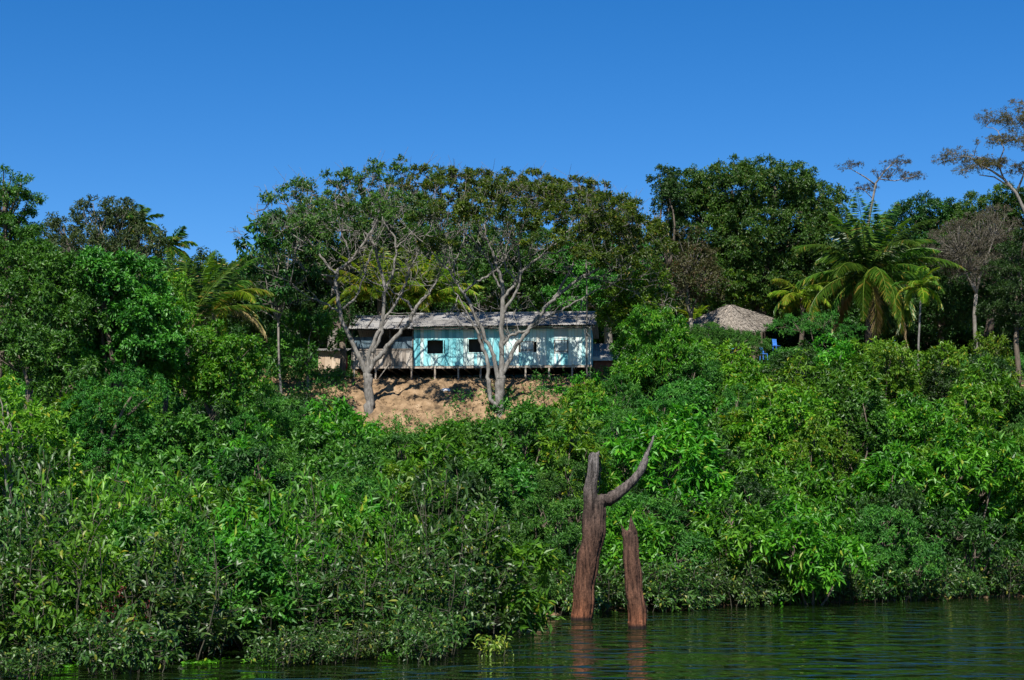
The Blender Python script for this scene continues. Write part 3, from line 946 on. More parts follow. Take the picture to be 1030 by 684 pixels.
hero_tree('shade_tree', 'pale bare-limbed tree before the left half of the house, trunk on the earth bank', 84.2, [
    [(371, 432, 6.4), (371.5, 405, 5.8), (370.5, 388, 5.6), (370, 376, 5.6)],
    [(370, 380, 4.6), (364, 365, 3.8), (355, 347, 3.4), (347, 328, 3.2), (341, 311, 3.2), (339, 292, 3.0), (339, 275, 2.9), (345, 268, 2.7), (353, 262, 2.4), (364, 247, 2.0), (377, 225, 1.6), (383, 206, 1.0)],
    [(339, 276, 2.4), (333, 271, 2.2), (323, 258, 1.9), (312, 244, 1.5), (304, 232, .9)],
    [(336, 278, 1.6), (320, 276, 1.4), (305, 270, 1.2), (292, 258, .8)],
    [(341, 314, 1.8), (333, 309, 1.4), (320, 302, 1.0)],
    [(345, 312, 2.0), (357, 300, 1.7), (364, 285, 1.5), (369, 264, 1.0), (375, 250, .6)],
    [(370, 378, 4.2), (371, 360, 3.6), (378, 340, 3.2), (384, 322, 3.1), (386, 300, 2.8), (387, 288, 2.7), (381, 266, 2.4), (375, 244, 2.0), (366, 234, 1.5), (356, 232, 1.0)],
    [(387, 290, 2.3), (395, 275, 2.0), (398, 255, 1.8), (397, 238, 1.5), (388, 228, 1.1), (384, 215, .7)],
    [(376, 246, 1.4), (374, 230, 1.2), (378, 215, .9), (372, 198, .6)],
    [(375, 355, 2.8), (382, 338, 2.5), (386, 322, 2.3), (392, 313, 2.2), (401, 301, 2.0), (408, 285, 1.8), (412, 270, 1.4), (420, 256, .9)],
    [(370, 376, 4.2), (377, 364, 3.9), (386, 354, 3.7), (391, 346, 3.6), (402, 334, 3.3), (411, 325, 3.2), (417, 311, 2.8), (424, 303, 2.2), (434, 292, 1.6), (440, 280, 1.0)],
    [(415, 313, 2.0), (410, 304, 1.7), (400, 297, 1.4), (391, 290, 1.0)],
    [(352, 263, 1.7), (350, 250, 1.4), (344, 236, 1.1), (340, 222, .7)],
    [(398, 250, 1.3), (410, 238, 1.1), (420, 228, .7)],
], [(300, 205, 30, 16), (335, 192, 32, 17), (372, 182, 32, 16), (410, 180, 26, 14), (330, 222, 34, 15), (375, 214, 30, 15), (288, 232, 24, 14), (410, 210, 24, 16), (392, 172, 22, 10), (395, 240, 16, 9), (310, 252, 18, 9)],
    M['olive'], 21, ntw=230, sp=.8, cr=.42, tips=13, per=7, L=.18, Wd=.08, gap=.38, droop=.3, lowcut=.8, inner=.12, flat=True)

hero_tree('shade_tree', 'tall pale-trunked tree before the middle of the house with a wide olive crown', 83.6, [
    [(502, 428, 4.4), (503, 412, 4.6), (502.5, 395, 5.8), (503, 378, 6.0)],
    [(502, 409, 3.0), (494, 402, 3.6), (491.5, 388, 3.4), (491, 370, 3.0), (488, 356, 2.8), (484, 345, 2.4), (480, 334, 1.9), (474, 322, 1.2)],
    [(503, 382, 4.6), (505, 358, 4.2), (504.5, 335, 4.0), (505.5, 312, 3.7), (506, 292, 3.5), (504, 280, 3.2), (500, 268, 2.5), (497, 256, 2.0), (490, 240, 1.2), (488, 225, .8)],
    [(502, 384, 4.0), (498, 368, 3.4), (495, 355, 3.1), (488, 342, 2.9), (479, 320, 2.7), (472, 303, 2.5), (467, 295, 2.4), (473, 288, 2.0), (486, 280, 1.9), (498, 272, 1.5), (508, 262, 1.1), (514, 250, .7)],
    [(467, 297, 1.9), (458, 283, 1.7), (450, 270, 1.4), (440, 262, 1.1), (432, 248, .8)],
    [(458, 283, 1.4), (457, 266, 1.3), (464, 250, 1.0), (468, 238, .7)],
    [(503, 382, 4.0), (510, 367, 3.6), (517, 352, 3.3), (525, 340, 3.1), (533, 330, 3.0), (546, 313, 2.8), (556, 301, 2.7), (569, 291, 2.5), (584, 279, 2.2), (600, 271, 1.7), (614, 264, 1.1)],
    [(505, 348, 2.6), (512, 339, 2.4), (520, 335, 2.3), (532, 331, 2.1), (545, 322, 1.8), (560, 314, 1.7), (576, 305, 1.4), (592, 296, 1.0)],
    [(506, 302, 2.6), (512, 292, 2.3), (520, 283, 2.2), (527, 272, 2.0), (546, 256, 1.8), (560, 241, 1.5), (572, 232, 1.0)],
    [(506, 315, 2.6), (512, 305, 2.4), (520, 292, 2.1), (524, 270, 1.7), (521, 255, 1.2), (524, 240, .8)],
    [(505, 292, 2.0), (498, 280, 1.6), (494, 266, 1.5), (486, 255, 1.2), (477, 243, .8)],
    [(520, 284, 1.5), (510, 272, 1.3), (508, 258, 1.0), (512, 240, .7)],
    [(546, 256, 1.3), (560, 254, 1.1), (576, 248, .8)],
    [(556, 301, 1.6), (566, 285, 1.4), (574, 270, 1.1), (580, 256, .7)],
    [(584, 279, 1.2), (598, 280, 1.0), (612, 284, .6)],
], [(425, 186, 26, 15), (462, 186, 28, 14), (500, 184, 32, 13), (540, 190, 34, 15), (580, 195, 32, 17), (612, 214, 30, 17), (640, 232, 26, 16), (655, 250, 22, 14),
    (450, 216, 26, 14, -2.2), (490, 212, 28, 13, -2.5), (535, 218, 30, 14, -1.8), (572, 226, 34, 16, -2.5), (606, 246, 34, 17), (632, 264, 26, 12), (545, 246, 18, 7), (590, 260, 20, 8), (430, 210, 16, 12), (440, 246, 14, 8), (515, 198, 55, 10, 1.0), (590, 210, 48, 12, .5), (625, 232, 38, 12, -.5), (610, 228, 34, 10, 2.0), (648, 246, 26, 9, 0)],
    M['hero'], 22, ntw=300, sp=.74, cr=.40, tips=16, per=7, L=.17, Wd=.08, gap=.22, droop=.25, lowcut=.8, inner=.15, flat=True)

# ------------------------------------------------------------------ palms
def frond_arrays(rng, length, e0, az, curve, leaf=.9, n=46, w=.06, hang=.5, dry=0.0):
    """one frond from the origin: returns rib points and leaflet arrays"""
    k = 16
    pts = [np.zeros(3)]
    e = e0
    hd = np.array([math.cos(az), math.sin(az), 0])
    side = np.array([-hd[1], hd[0], 0])
    for i in range(k):
        pts.append(pts[-1] + (hd * math.cos(e) + np.array([0, 0, math.sin(e)])) * length / k)
        e -= curve / k * (.4 + 1.2 * i / k)
    pts = np.array(pts)
    t = np.linspace(.14, .995, n)
    idx_ = t * k
    i0 = np.minimum(idx_.astype(int), k - 1); fr = (idx_ - i0)[:, None]
    base = pts[i0] * (1 - fr) + pts[i0 + 1] * fr
    tan = nrmz(pts[i0 + 1] - pts[i0])
    up = nrmz(np.cross(tan, side)) * -1
    up = np.where(up[:, 2:3] < 0, -up, up)
    Ls = leaf * np.sin(np.clip(t * .92 + .10, 0, 1) * math.pi) ** .55
    P_, D_, N_, L_, W_ = [], [], [], [], []
    for sg in (-1, 1):
        d = side * sg + tan * (.45 + .5 * t[:, None]) + up * .25 + rng.normal(0, .09, (n, 3)) + np.array([0, 0, -hang]) * rng.uniform(.6, 1.3, (n, 1))
        P_.append(base); D_.append(d); N_.append(up + rng.normal(0, .2, (n, 3))); L_.append(Ls * rng.uniform(.85, 1.1, n)); W_.append(np.full(n, w))
    return pts, [np.concatenate(a) for a in (P_, D_, N_, L_, W_)]

def palm(name, label, D, cx, cy, basex, length, nf, mats, seed, trunk_r=.18, e_range=(-35, 85), curve=1.6, leaf=.75, w=.06, hang=.45, group=None, az_bias=None, basey=None, n=46, dry_low=True, bark='bark_dark', dead=0):
    rng = np.random.default_rng(seed)
    top = P(cx, cy, D)
    bx = P(basex, 400, D)[0]
    base = np.array([bx, D, float(ground(bx, D)) - .2])
    root = empty(name, base, 0, label, 'palm tree', group)
    tb = TB(seed)
    pts = wobble(base, top, rng, 8, .03)
    tb.tube([p - base for p in pts], [trunk_r * (1.25 if i == 0 else 1 - .025 * i) for i in range(8)], 9)
    tb.build('trunk', M[bark], root, smooth=True)
    o = top - base
    for i in range(nf):
        f = (i + .5) / nf
        el = math.radians(e_range[0] + (e_range[1] - e_range[0]) * f + rng.uniform(-7, 7))
        az = i * 2.399 + rng.uniform(-.25, .25)
        if az_bias: az = az_bias[i % len(az_bias)] + rng.uniform(-.2, .2)
        Lf = length * rng.uniform(.85, 1.1) * (.8 + .2 * math.cos(el))
        rib, arr = frond_arrays(rng, Lf, el, az, curve * (1.2 - .5 * max(el, 0)) * rng.uniform(.8, 1.2), leaf, n, w, hang * (1.5 if el < .2 else 1))
        is_dry = i < dead
        mat = M['palm_dry'] if is_dry else mats[int(rng.integers(len(mats)))]
        rn = np.clip(rng.normal(.5, .16, len(arr[0])) + rng.normal(0, .12), 0, .93)
        rn[rng.random(len(rn)) < (.14 if f < .4 else .04)] = .99
        me = leaf_mesh('frond', arr[0] + o, arr[1], arr[2], arr[3], arr[4], rn, mat, False, .22, .3)
        # rib as thin blades merged into the same mesh
        r_ = TB(i); r_.tube([p + o for p in rib], np.linspace(.035, .008, len(rib)), 4, cap=False)
        Vr = np.array(r_.V); Fr = np.array(r_.F)
        Fr = np.concatenate([Fr[:, [0, 1, 2]], Fr[:, [0, 2, 3]]])
        nv = len(me.vertices); Vl = np.empty(nv * 3, np.float32); me.vertices.foreach_get('co', Vl)
        nf_ = len(me.polygons); Fl = np.empty(nf_ * 3, np.int32); me.loops.foreach_get('vertex_index', Fl)
        V2 = np.concatenate([Vl.reshape(-1, 3), Vr]); F2 = np.concatenate([Fl.reshape(-1, 3), Fr + nv])
        R2 = np.concatenate([np.repeat(rn, 2), np.full(len(Fr), .9)])
        bpy.data.meshes.remove(me)
        fo = link('frond', np_mesh('frond', V2, F2, mat, R2), root)
        if is_dry: fo['label'] = 'dry straw-coloured hanging frond'
    return root

palm('palm_tree', 'largest palm, wide arching fronds right of the thatched hut', 95, 872, 276, 874, 5.8, 44, [M['palm']], 31, .32, (-35, 90), 1.5, 1.0, .05, .75, n=66, dead=3)
palm('palm_tree', 'small palm with short pale trunk right of the largest palm', 85.5, 926, 289, 926.5, 1.75, 16, [M['palm_lime'], M['palm_lime'], M['palm']], 32, .06, (-20, 80), 1.9, .45, .05, .3, n=36, bark='bark_pale')
palm('palm_tree', 'lime green palm behind the roof, nearest the bare-limbed left tree', 94.5, 382, 298, 382, 4.0, 24, [M['palm_lime']], 33, .2, (5, 88), 1.35, .8, .05, .8, n=50)
palm('palm_tree', 'lime green palm behind the roof between the two pale-limbed trees', 95.5, 428, 300, 428, 3.8, 22, [M['palm_lime']], 34, .2, (5, 88), 1.35, .8, .05, .8, n=50)
palm('palm_tree', 'tall-fronded palm on the left rising right of the leafy slope', 76, 190, 322, 190, 4.4, 17, [M['palm']], 35, .22, (25, 89), .9, .7, .045, .5, n=56)
palm('palm_tree', 'palm with yellowing arched frond between left slope palm and the boardwalk', 80, 218, 305, 214, 3.8, 16, [M['palm'], M['palm_lime']], 36, .2, (-10, 80), 1.5, .7, .045, .8, n=50, dead=2)
palm('palm_tree', 'palm crown on the left skyline, upper of two', 92, 138, 226, 138, 1.7, 13, [M['palm']], 37, .18, (-20, 80), 1.6, .6, .06, .45, n=36)
palm('palm_tree', 'palm crown on the left skyline, lower right of two', 94, 172, 248, 172, 2.0, 14, [M['palm']], 38, .18, (-20, 70), 1.6, .6, .06, .45, n=36)
palm('palm_tree', 'young lime palm fronds poking up left of the thatched roof', 100, 699, 326, 699, 1.6, 9, [M['palm_lime']], 39, .08, (25, 85), 1.3, .5, .06, .2, n=36)
palm('palm_tree', 'dark palm fronds hanging between the big domed tree and largest palm', 96, 806, 300, 806, 2.6, 14, [M['palm'], M['palm_lime']], 40, .15, (-20, 60), 1.9, .7, .06, .7, n=40)

# ------------------------------------------------------------------ trees measured from the photo
FAR = dict(sp=.68, cr=.48, tips=16, per=7, L=.19, Wd=.08, gap=.08)
T = []
# big domed tree at right
tree('dense_tree', 'largest domed dark tree behind the thatched hut', 'tree', 101, 765, [(696, 200, 30, 26), (735, 192, 38, 26), (780, 188, 42, 22), (822, 212, 32, 26), (715, 240, 48, 38), (775, 240, 55, 40), (830, 252, 34, 36), (745, 285, 48, 32), (800, 290, 45, 30)], M['olive'], 41, .5, twigs=40, **{**FAR, 'gap': .04, 'inner': .4})
tree('dense_tree', 'narrow dark tree tuft at the left edge of the big domed tree', 'tree', 99, 672, [(668, 182, 12, 15), (673, 200, 14, 14), (680, 222, 16, 18)], M['dark'], 42, .16, twigs=20, **FAR)
tree('leafy_tree', 'brownish thin-leaved tree left of the thatched hut', 'tree', 94, 694, [(694, 262, 26, 24), (688, 288, 24, 20), (708, 285, 18, 20)], M['brown'], 43, .15, twigs=90, bark='twig', **{**FAR, 'gap': .3, 'tips': 10})
tree('leafy_tree', 'pale green vine-hung small tree just behind the thatched roof', 'tree', 101, 748, [(738, 290, 22, 12), (755, 300, 18, 12), (728, 300, 12, 9)], M['lime'], 44, .1, twigs=40, bark='twig', **{**FAR, 'gap': .45})
tree('dense_tree', 'dark rounded tree on the skyline between two umbrella trees', 'tree', 108, 935, [(930, 216, 28, 14), (905, 232, 26, 16), (955, 228, 26, 16), (930, 250, 45, 22)], M['dark'], 45, .3, twigs=20, **FAR)
tree('dense_tree', 'dark tree on the skyline at the foot of the right umbrella tree', 'tree', 107, 990, [(985, 212, 26, 13), (1012, 205, 22, 14), (1045, 215, 40, 20), (985, 236, 40, 20), (1040, 250, 40, 26)], M['olive'], 46, .3, twigs=20, **FAR)
tree('dense_tree', 'shadowy tree low behind the small palm', 'tree', 102, 945, [(905, 285, 42, 30), (955, 295, 42, 30), (1000, 290, 36, 28), (930, 315, 50, 20)], M['dark'], 47, .25, twigs=20, **FAR)
tree('bare_shrub', 'grey leafless twiggy tree below the right umbrella tree', 'tree', 97, 985, [(962, 246, 26, 20), (985, 235, 24, 17), (972, 266, 30, 16), (1003, 228, 18, 18)], M['bare'], 48, .13, bark='twig', twigs=700, sp=.5, cr=.45, tips=14, per=6, L=.13, Wd=.035, gap=.25)
tree('layered_tree', 'dark layered evergreen at the right frame edge', 'tree', 86, 1022, [(1022, 252, 14, 7), (1016, 272, 22, 7), (1024, 292, 26, 8), (1014, 312, 30, 8), (1030, 330, 26, 9), (1032, 236, 9, 7)], M['dark'], 49, .16, twigs=30, sp=.55, cr=.4, tips=16, per=7, L=.15, Wd=.05, gap=.1, flat=True)
# centre background
tree('dense_tree', 'dark tree filling the skyline behind the left bare-limbed tree', 'tree', 99, 330, [(292, 236, 28, 18), (322, 222, 30, 18), (360, 216, 30, 18), (400, 212, 30, 18), (345, 240, 48, 30), (300, 262, 40, 30), (395, 235, 40, 28)], M['olive'], 50, .35, twigs=120, bark='twig', **{**FAR, 'gap': .22})
tree('dense_tree', 'shadowed tree behind the middle of the house roof', 'tree', 104, 470, [(450, 238, 45, 28), (500, 248, 46, 30), (550, 258, 46, 28), (460, 285, 50, 26), (520, 292, 50, 26)], M['olive'], 51, .35, twigs=120, bark='twig', **{**FAR, 'gap': .25})
tree('dense_tree', 'shadowed tree behind the right end of the house roof', 'tree', 102, 610, [(590, 270, 38, 26), (635, 285, 38, 26), (590, 305, 42, 20), (645, 255, 30, 22)], M['mid'], 52, .3, twigs=70, bark='twig', **{**FAR, 'gap': .15})
tree('dense_tree', 'dark tree low behind the boardwalk', 'tree', 100, 300, [(270, 300, 40, 28), (320, 308, 40, 28), (360, 300, 26, 26), (290, 338, 40, 22)], M['dark'], 53, .3, twigs=40, **FAR)
tree('large_leaf_tree', 'sparse tree with big dark drooping leaves left of the bare-limbed tree', 'tree', 84, 287, [(262, 224, 16, 11), (285, 218, 16, 10), (255, 250, 15, 11), (280, 245, 14, 9), (300, 238, 14, 9), (258, 280, 15, 9), (300, 275, 14, 9), (275, 300, 18, 9), (240, 300, 14, 8)], M['dark'], 54, .065, bark='twig', twigs=50, sp=.95, cr=.5, tips=7, per=6, L=.38, Wd=.17, gap=.25, droop=.9, flat=True)
tree('leafy_tree', 'small leafy tree over the left end of the boardwalk', 'tree', 86, 308, [(300, 335, 26, 14), (328, 340, 16, 12), (290, 358, 24, 14), (318, 325, 18, 9)], M['mid'], 55, .09, twigs=50, bark='bark_pale', sp=.6, cr=.4, tips=12, per=6, L=.22, Wd=.09, gap=.3)
tree('dead_trunk_tree', 'thick shadowed tree trunk at the left end of the house', 'tree', 88.2, 343, [(338, 322, 20, 12), (352, 312, 14, 9)], M['dark'], 56, .2, twigs=30, sp=.7, cr=.4, tips=10, per=6, L=.2, Wd=.08, gap=.4)
tree('leafy_tree', 'yellow-green leafy tree right of the tall thin pole', 'tree', 85.5, 640, [(622, 300, 20, 12), (650, 292, 26, 15), (618, 322, 18, 12), (645, 315, 24, 14)], M['lime'], 57, .13, twigs=40, bark='bark_pale', sp=.6, cr=.4, tips=14, per=6, L=.2, Wd=.08, gap=.25)
tree('leafy_tree', 'bright drooping-leaved tree between the house and the thatched roof', 'tree', 80, 660, [(655, 332, 28, 18), (650, 354, 28, 18), (676, 356, 28, 16), (645, 374, 26, 14)], M['bright'], 58, .13, twigs=20, sp=.55, cr=.4, tips=16, per=7, L=.22, Wd=.06, gap=.1, droop=.7)
tree('leafy_tree', 'dark feathery small tree directly before the thatched hut', 'tree', 90, 716, [(712, 335, 20, 8), (735, 341, 22, 6), (705, 348, 18, 10), (752, 342, 16, 6), (758, 350, 14, 7)], M['fine'], 59, .08, twigs=20, sp=.45, cr=.32, tips=14, per=8, L=.12, Wd=.035, gap=.1, flat=True)
tree('leafy_tree', 'dark feathery flat-topped tree right of the thatched hut', 'tree', 91, 820, [(800, 327, 26, 8), (830, 323, 22, 7), (850, 334, 20, 6), (812, 318, 9, 5)], M['fine'], 60, .06, twigs=30, sp=.6, cr=.32, tips=11, per=7, L=.14, Wd=.04, gap=.35, flat=True)
# left skyline
tree('dense_tree', 'dark layered tree top at the left frame edge', 'tree', 62, 0, [(4, 186, 22, 14), (14, 204, 22, 12), (-8, 208, 30, 20), (16, 226, 22, 12), (0, 240, 36, 20)], M['mid'], 61, .25, twigs=30, sp=.5, cr=.38, tips=14, per=7, L=.15, Wd=.05, gap=.2, flat=True)
tree('vine_tree', 'greyish vine-draped thin tree on the left skyline', 'tree', 80, 112, [(62, 234, 20, 12), (98, 218, 22, 15), (122, 228, 18, 26), (84, 250, 34, 16), (148, 246, 22, 20), (120, 262, 36, 14)], M['greygreen'], 62, .16, bark='twig', twigs=160, sp=.55, cr=.42, tips=14, per=6, L=.16, Wd=.065, gap=.22)
tree('leafy_tree', 'low mixed tree behind the left palms', 'tree', 86, 220, [(200, 275, 22, 16), (235, 290, 22, 16), (215, 310, 36, 20)], M['olive'], 63, .15, twigs=60, bark='twig', **{**FAR, 'gap': .3})
# the leafy slope on the left
NEAR = dict(sp=.5, cr=.36, tips=15, per=7, L=.16, Wd=.07, gap=.12)
tree('leafy_tree', 'tall bluish green tree at the left frame edge under the dark skyline tree', 'tree', 58, 25, [(20, 268, 36, 20), (55, 282, 32, 22), (15, 310, 38, 26), (60, 320, 34, 22)], M['mid'], 64, .18, twigs=20, **NEAR)
tree('leafy_tree', 'rounded glossy tree below the vine-draped skyline tree', 'tree', 60, 115, [(100, 278, 32, 20), (135, 285, 30, 20), (95, 310, 32, 20), (140, 318, 32, 22), (118, 345, 40, 18), (110, 368, 40, 20), (150, 350, 30, 20)], M['mid'], 65, .18, twigs=20, **{**NEAR, 'L': .19, 'Wd': .085})
tree('leafy_tree', 'light green small tree in front of the left slope palm', 'tree', 64, 170, [(165, 285, 22, 12), (160, 305, 22, 14), (178, 322, 20, 14)], M['lime'], 66, .12, twigs=30, **{**NEAR, 'gap': .25})
tree('leafy_tree', 'rounded bright tree below the left palms', 'tree', 62, 215, [(205, 352, 32, 18), (240, 358, 26, 16), (195, 378, 34, 18), (235, 385, 34, 20)], M['bright'], 67, .15, twigs=20, **NEAR)
tree('leafy_tree', 'shaded mid green tree on the left frame edge below the bluish one', 'tree', 53, 20, [(15, 350, 36, 18), (50, 360, 30, 20), (70, 388, 28, 20)], M['mid'], 68, .15, twigs=20, **{**NEAR, 'gap': .2})
tree('leafy_tree', 'fine-leaved soft tree in the middle of the left slope', 'tree', 52, 110, [(100, 405, 36, 20), (135, 395, 26, 18), (85, 440, 36, 22), (125, 440, 34, 22), (100, 470, 38, 20)], M['fine'], 69, .14, twigs=10, **{**NEAR, 'L': .11, 'Wd': .04, 'per': 9})
tree('broad_leaf_tree', 'nearest yellow-green broad-leaved tree at the left frame edge', 'tree', 36, 5, [(6, 405, 18, 14), (30, 432, 26, 14), (10, 450, 30, 22), (48, 462, 22, 18), (10, 500, 34, 30), (60, 500, 24, 26)], M['lime'], 70, .09, twigs=50, bark='twig', sp=.4, cr=.3, tips=10, per=6, L=.15, Wd=.065, gap=.25)

# umbrella trees against the sky
def umbrella(label, D, branches, pads, seed, rf=1.0, big=1.0):
    rng = np.random.default_rng(seed)
    s = mpp(D)
    b0 = branches[0][0]
    bx = P(b0[0], 400, D)[0]
    base = np.array([bx, D, float(ground(bx, D)) - .2])
    root = empty('umbrella_tree', base, 0, label, 'tree')
    tb = TB(seed); nodes = []
    for i, br in enumerate(branches):
        q = [P(a[0], a[1], D + (a[3] if len(a) > 3 else 0)) for a in br]
        r = [a[2] * s * .72 for a in br]
        if i == 0:
            q.insert(0, base); r.insert(0, r[0] * 1.4)
        tb.tube([p - base for p in q], r, 7)
        for a, b_ in zip(q[(1 if i == 0 else 0):-1], q[(2 if i == 0 else 1):]):
            for t in (0, .33, .66): nodes.append(a * (1 - t) + b_ * t)
        nodes.append(q[-1])
    L3 = [(P(px, py, D + rng.uniform(-2, 2)), np.array([rx * s, rx * s * .8, ry * s])) for px, py, rx, ry in pads]
    arr, C = crown(rng, L3, sp=.5, cr=.42, tips=11, per=6, L=.11, Wd=.034, gap=.25, droop=.1, lowcut=.4, inner=.3, flat=True, shell=(.3, 1.15))
    link('crown', crown_mesh('umbrella_crown', arr, M['umbrella'], base), root)
    nodes = np.array(nodes)
    for i in rng.choice(len(C), min(int(len(C) * .6), 320), replace=False):
        p = C[i, :3]
        j = np.argmin(((nodes - p) ** 2).sum(1) + 2 * np.clip(nodes[:, 2] - p[2], 0, None) ** 2)
        pts = wobble(nodes[j], p, rng, 5, .08, .02)
        tb.tube([q - base for q in pts], np.linspace(.028, .010, 5), 4, cap=False)
        nodes = np.concatenate([nodes, np.array(pts[2:4])])
    tb.build('trunk', M['bark_pale'], root, smooth=True)

umbrella('small flat-topped umbrella tree alone against the sky', 104,
         [[(872, 232, 1.8), (877, 205, 1.7), (881, 184, 1.4), (890, 172, 1.0), (902, 161, .5)], [(881, 186, 1.1), (870, 178, .9), (856, 170, .5)], [(884, 180, .9), (900, 182, .7), (918, 178, .4)], [(878, 200, .7), (868, 190, .5), (860, 188, .3)]],
         [(857, 168, 14, 3.5), (902, 165, 14, 6), (915, 178, 15, 4.5), (872, 190, 11, 5), (893, 175, 12, 4)], 81)
umbrella('tall spreading umbrella tree cut by the right frame edge', 99,
         [[(1040, 240, 3.0), (1032, 215, 2.6), (1022, 194, 2.3), (1010, 180, 1.9), (998, 172, 1.4), (982, 164, .8)], [(1010, 181, 1.4), (1004, 165, 1.2), (1010, 150, .9), (1004, 132, .6)],
          [(1016, 188, 1.2), (1000, 178, 1.0), (985, 176, .6)], [(1022, 195, 1.6), (1030, 175, 1.3), (1036, 150, 1.0), (1030, 122, .6)], [(1036, 170, 1), (1050, 150, .8), (1060, 130, .5)], [(1004, 168, .8), (990, 160, .6), (975, 155, .4)]],
         [(960, 158, 22, 5), (985, 165, 20, 6), (1008, 142, 22, 5), (998, 120, 17, 7), (1022, 122, 20, 9), (1030, 108, 14, 8), (1035, 145, 22, 10), (1000, 165, 22, 5), (1050, 130, 25, 14), (970, 172, 10, 4), (1030, 170, 16, 6)], 82)

# far-off wood closing the view between the crowns
rng = np.random.default_rng(90)
lob = []
for i in range(46):
    px = -90 + i * 27 + rng.uniform(-8, 8)
    base_y = np.interp(px, [-90, 0, 60, 200, 260, 420, 640, 900, 1120], [270, 275, 270, 300, 285, 262, 275, 265, 250])
    lob.append((P(px, base_y + rng.uniform(0, 12), 118 + rng.uniform(-4, 4)), np.array([2.2, 2.2, 1.9])))
    lob.append((P(px + 10, base_y + 34 + rng.uniform(0, 12), 114 + rng.uniform(-3, 3)), np.array([2.3, 2.2, 2.0])))
for i in range(46):
    px = -90 + i * 27 + rng.uniform(-8, 8)
    lob.append((P(px, 332 + rng.uniform(-6, 6), 112 + rng.uniform(-2, 2)), np.array([2.3, 2.0, 1.9])))
    lob.append((P(px + 12, 356 + rng.uniform(-6, 6), 109 + rng.uniform(-2, 2)), np.array([2.3, 2.0, 1.9])))
arr, C = crown(rng, lob, sp=.85, cr=.6, tips=12, per=6, L=.32, Wd=.15, gap=.1)
wo_ = link('distant_wood', crown_mesh('distant_wood', arr, M['dark']))
tag(wo_, 'shadowed wood closing the view behind the trees on the plateau', 'wood', kind='stuff')

# ------------------------------------------------------------------ undergrowth sheet on the bank
rng = np.random.default_rng(91)
def in_dirt(x, y):
    px, py = PXv(x, y)
    poly_top = 384
    low = np.interp(px, [346, 354, 375, 400, 430, 455, 470, 510, 545, 560], [384, 422, 430, 424, 431, 418, 401, 391, 384, 380])
    return (px > 347) & (px < 562) & (py > 372) & (py < low) & (y < 90)
def PXv(x, y):
    z = ground(x, y) - CAMZ
    cp, sp_ = math.cos(PITCH), math.sin(PITCH)
    f = y * cp + z * sp_
    u = -y * sp_ + z * cp
    return W0 / 2 + FPX * x / f, H0 / 2 - FPX * u / f
NC = 15000
ux = rng.uniform(-42, 48, NC); uy = rng.uniform(41, 112, NC)
ok = (uy > shore(ux) - .3) & (np.abs(ux) < uy * .315 + 6) & ~in_dirt(ux, uy)
hx0, hy0 = hA[0], hA[1]
ca, sa = math.cos(hyaw), math.sin(hyaw)
lxx = (ux - hx0) * ca + (uy - hy0) * sa; lyy = -(ux - hx0) * sa + (uy - hy0) * ca
ok &= ~((lxx > -.6) & (lxx < HL + .4) & (lyy > -.9) & (lyy < HD + .5))
ux, uy = ux[ok], uy[ok]
K = len(ux)
cz = ground(ux, uy)
Cc = np.stack([ux, uy, cz + rng.uniform(.1, .7, K) * np.clip((uy - shore(ux)) / 2, .3, 1)], 1)
tips = 9; per = 5
tp = np.repeat(Cc, tips, 0) + rng.normal(0, 1, (K * tips, 3)) * np.array([.33, .33, .16])
n_ = K * tips * per
TT = np.repeat(tp, per, 0) + rng.normal(0, .05, (n_, 3))
keepz = TT[:, 2] > .05
lit_n = 9000
lpx = rng.uniform(-11, 5, lit_n); lpy = rng.uniform(80, 90, lit_n)
kp = rng.random(lit_n) < .35 + .65 * (np.sin(lpx * 1.9 + np.cos(lpy * 2.2)) > .1)
lpx, lpy = lpx[kp], lpy[kp]; lit_n = len(lpx)
M['litter'] = leaf_mat('leaf litter', (.05, .03, .015), (.13, .08, .04), (.24, .17, .09), (.07, .11, .02), .12, rough=.9, trans=0)
tag(link('leaf_litter', leaf_mesh('leaf_litter', np.stack([lpx, lpy, ground(lpx, lpy) + .16 * (lpy > 0) * rng.uniform(.3, 1, lit_n)], 1), rng.normal(0, 1, (lit_n, 3)) * np.array([1, 1, .35]), np.array([0, -.3, .9]) + rng.normal(0, .4, (lit_n, 3)), rng.uniform(.06, .20, lit_n), rng.uniform(.02, .06, lit_n), np.clip(rng.normal(.45, .25, lit_n), 0, .99), M['litter'])), 'dry fallen leaves and small weeds on the bare earth', 'leaf litter', kind='stuff')
arr = dict(pos=TT, d=nrmz(rng.normal(0, .8, (n_, 3)) + np.array([0, -.2, .15])), nr=np.array([0, -.3, .9]) + rng.normal(0, .4, (n_, 3)), L=.17 * rng.uniform(.7, 1.2, n_), Wd=.065 * rng.uniform(.8, 1.2, n_), rnd=np.clip(np.repeat(rng.normal(.45, .15, K), tips * per) + rng.normal(0, .15, n_), 0, .95))
arr = {k: v[keepz] for k, v in arr.items()}
tag(link('undergrowth', crown_mesh('undergrowth', arr, M['fine'])), 'low green undergrowth carpeting the river bank', 'undergrowth', kind='stuff')

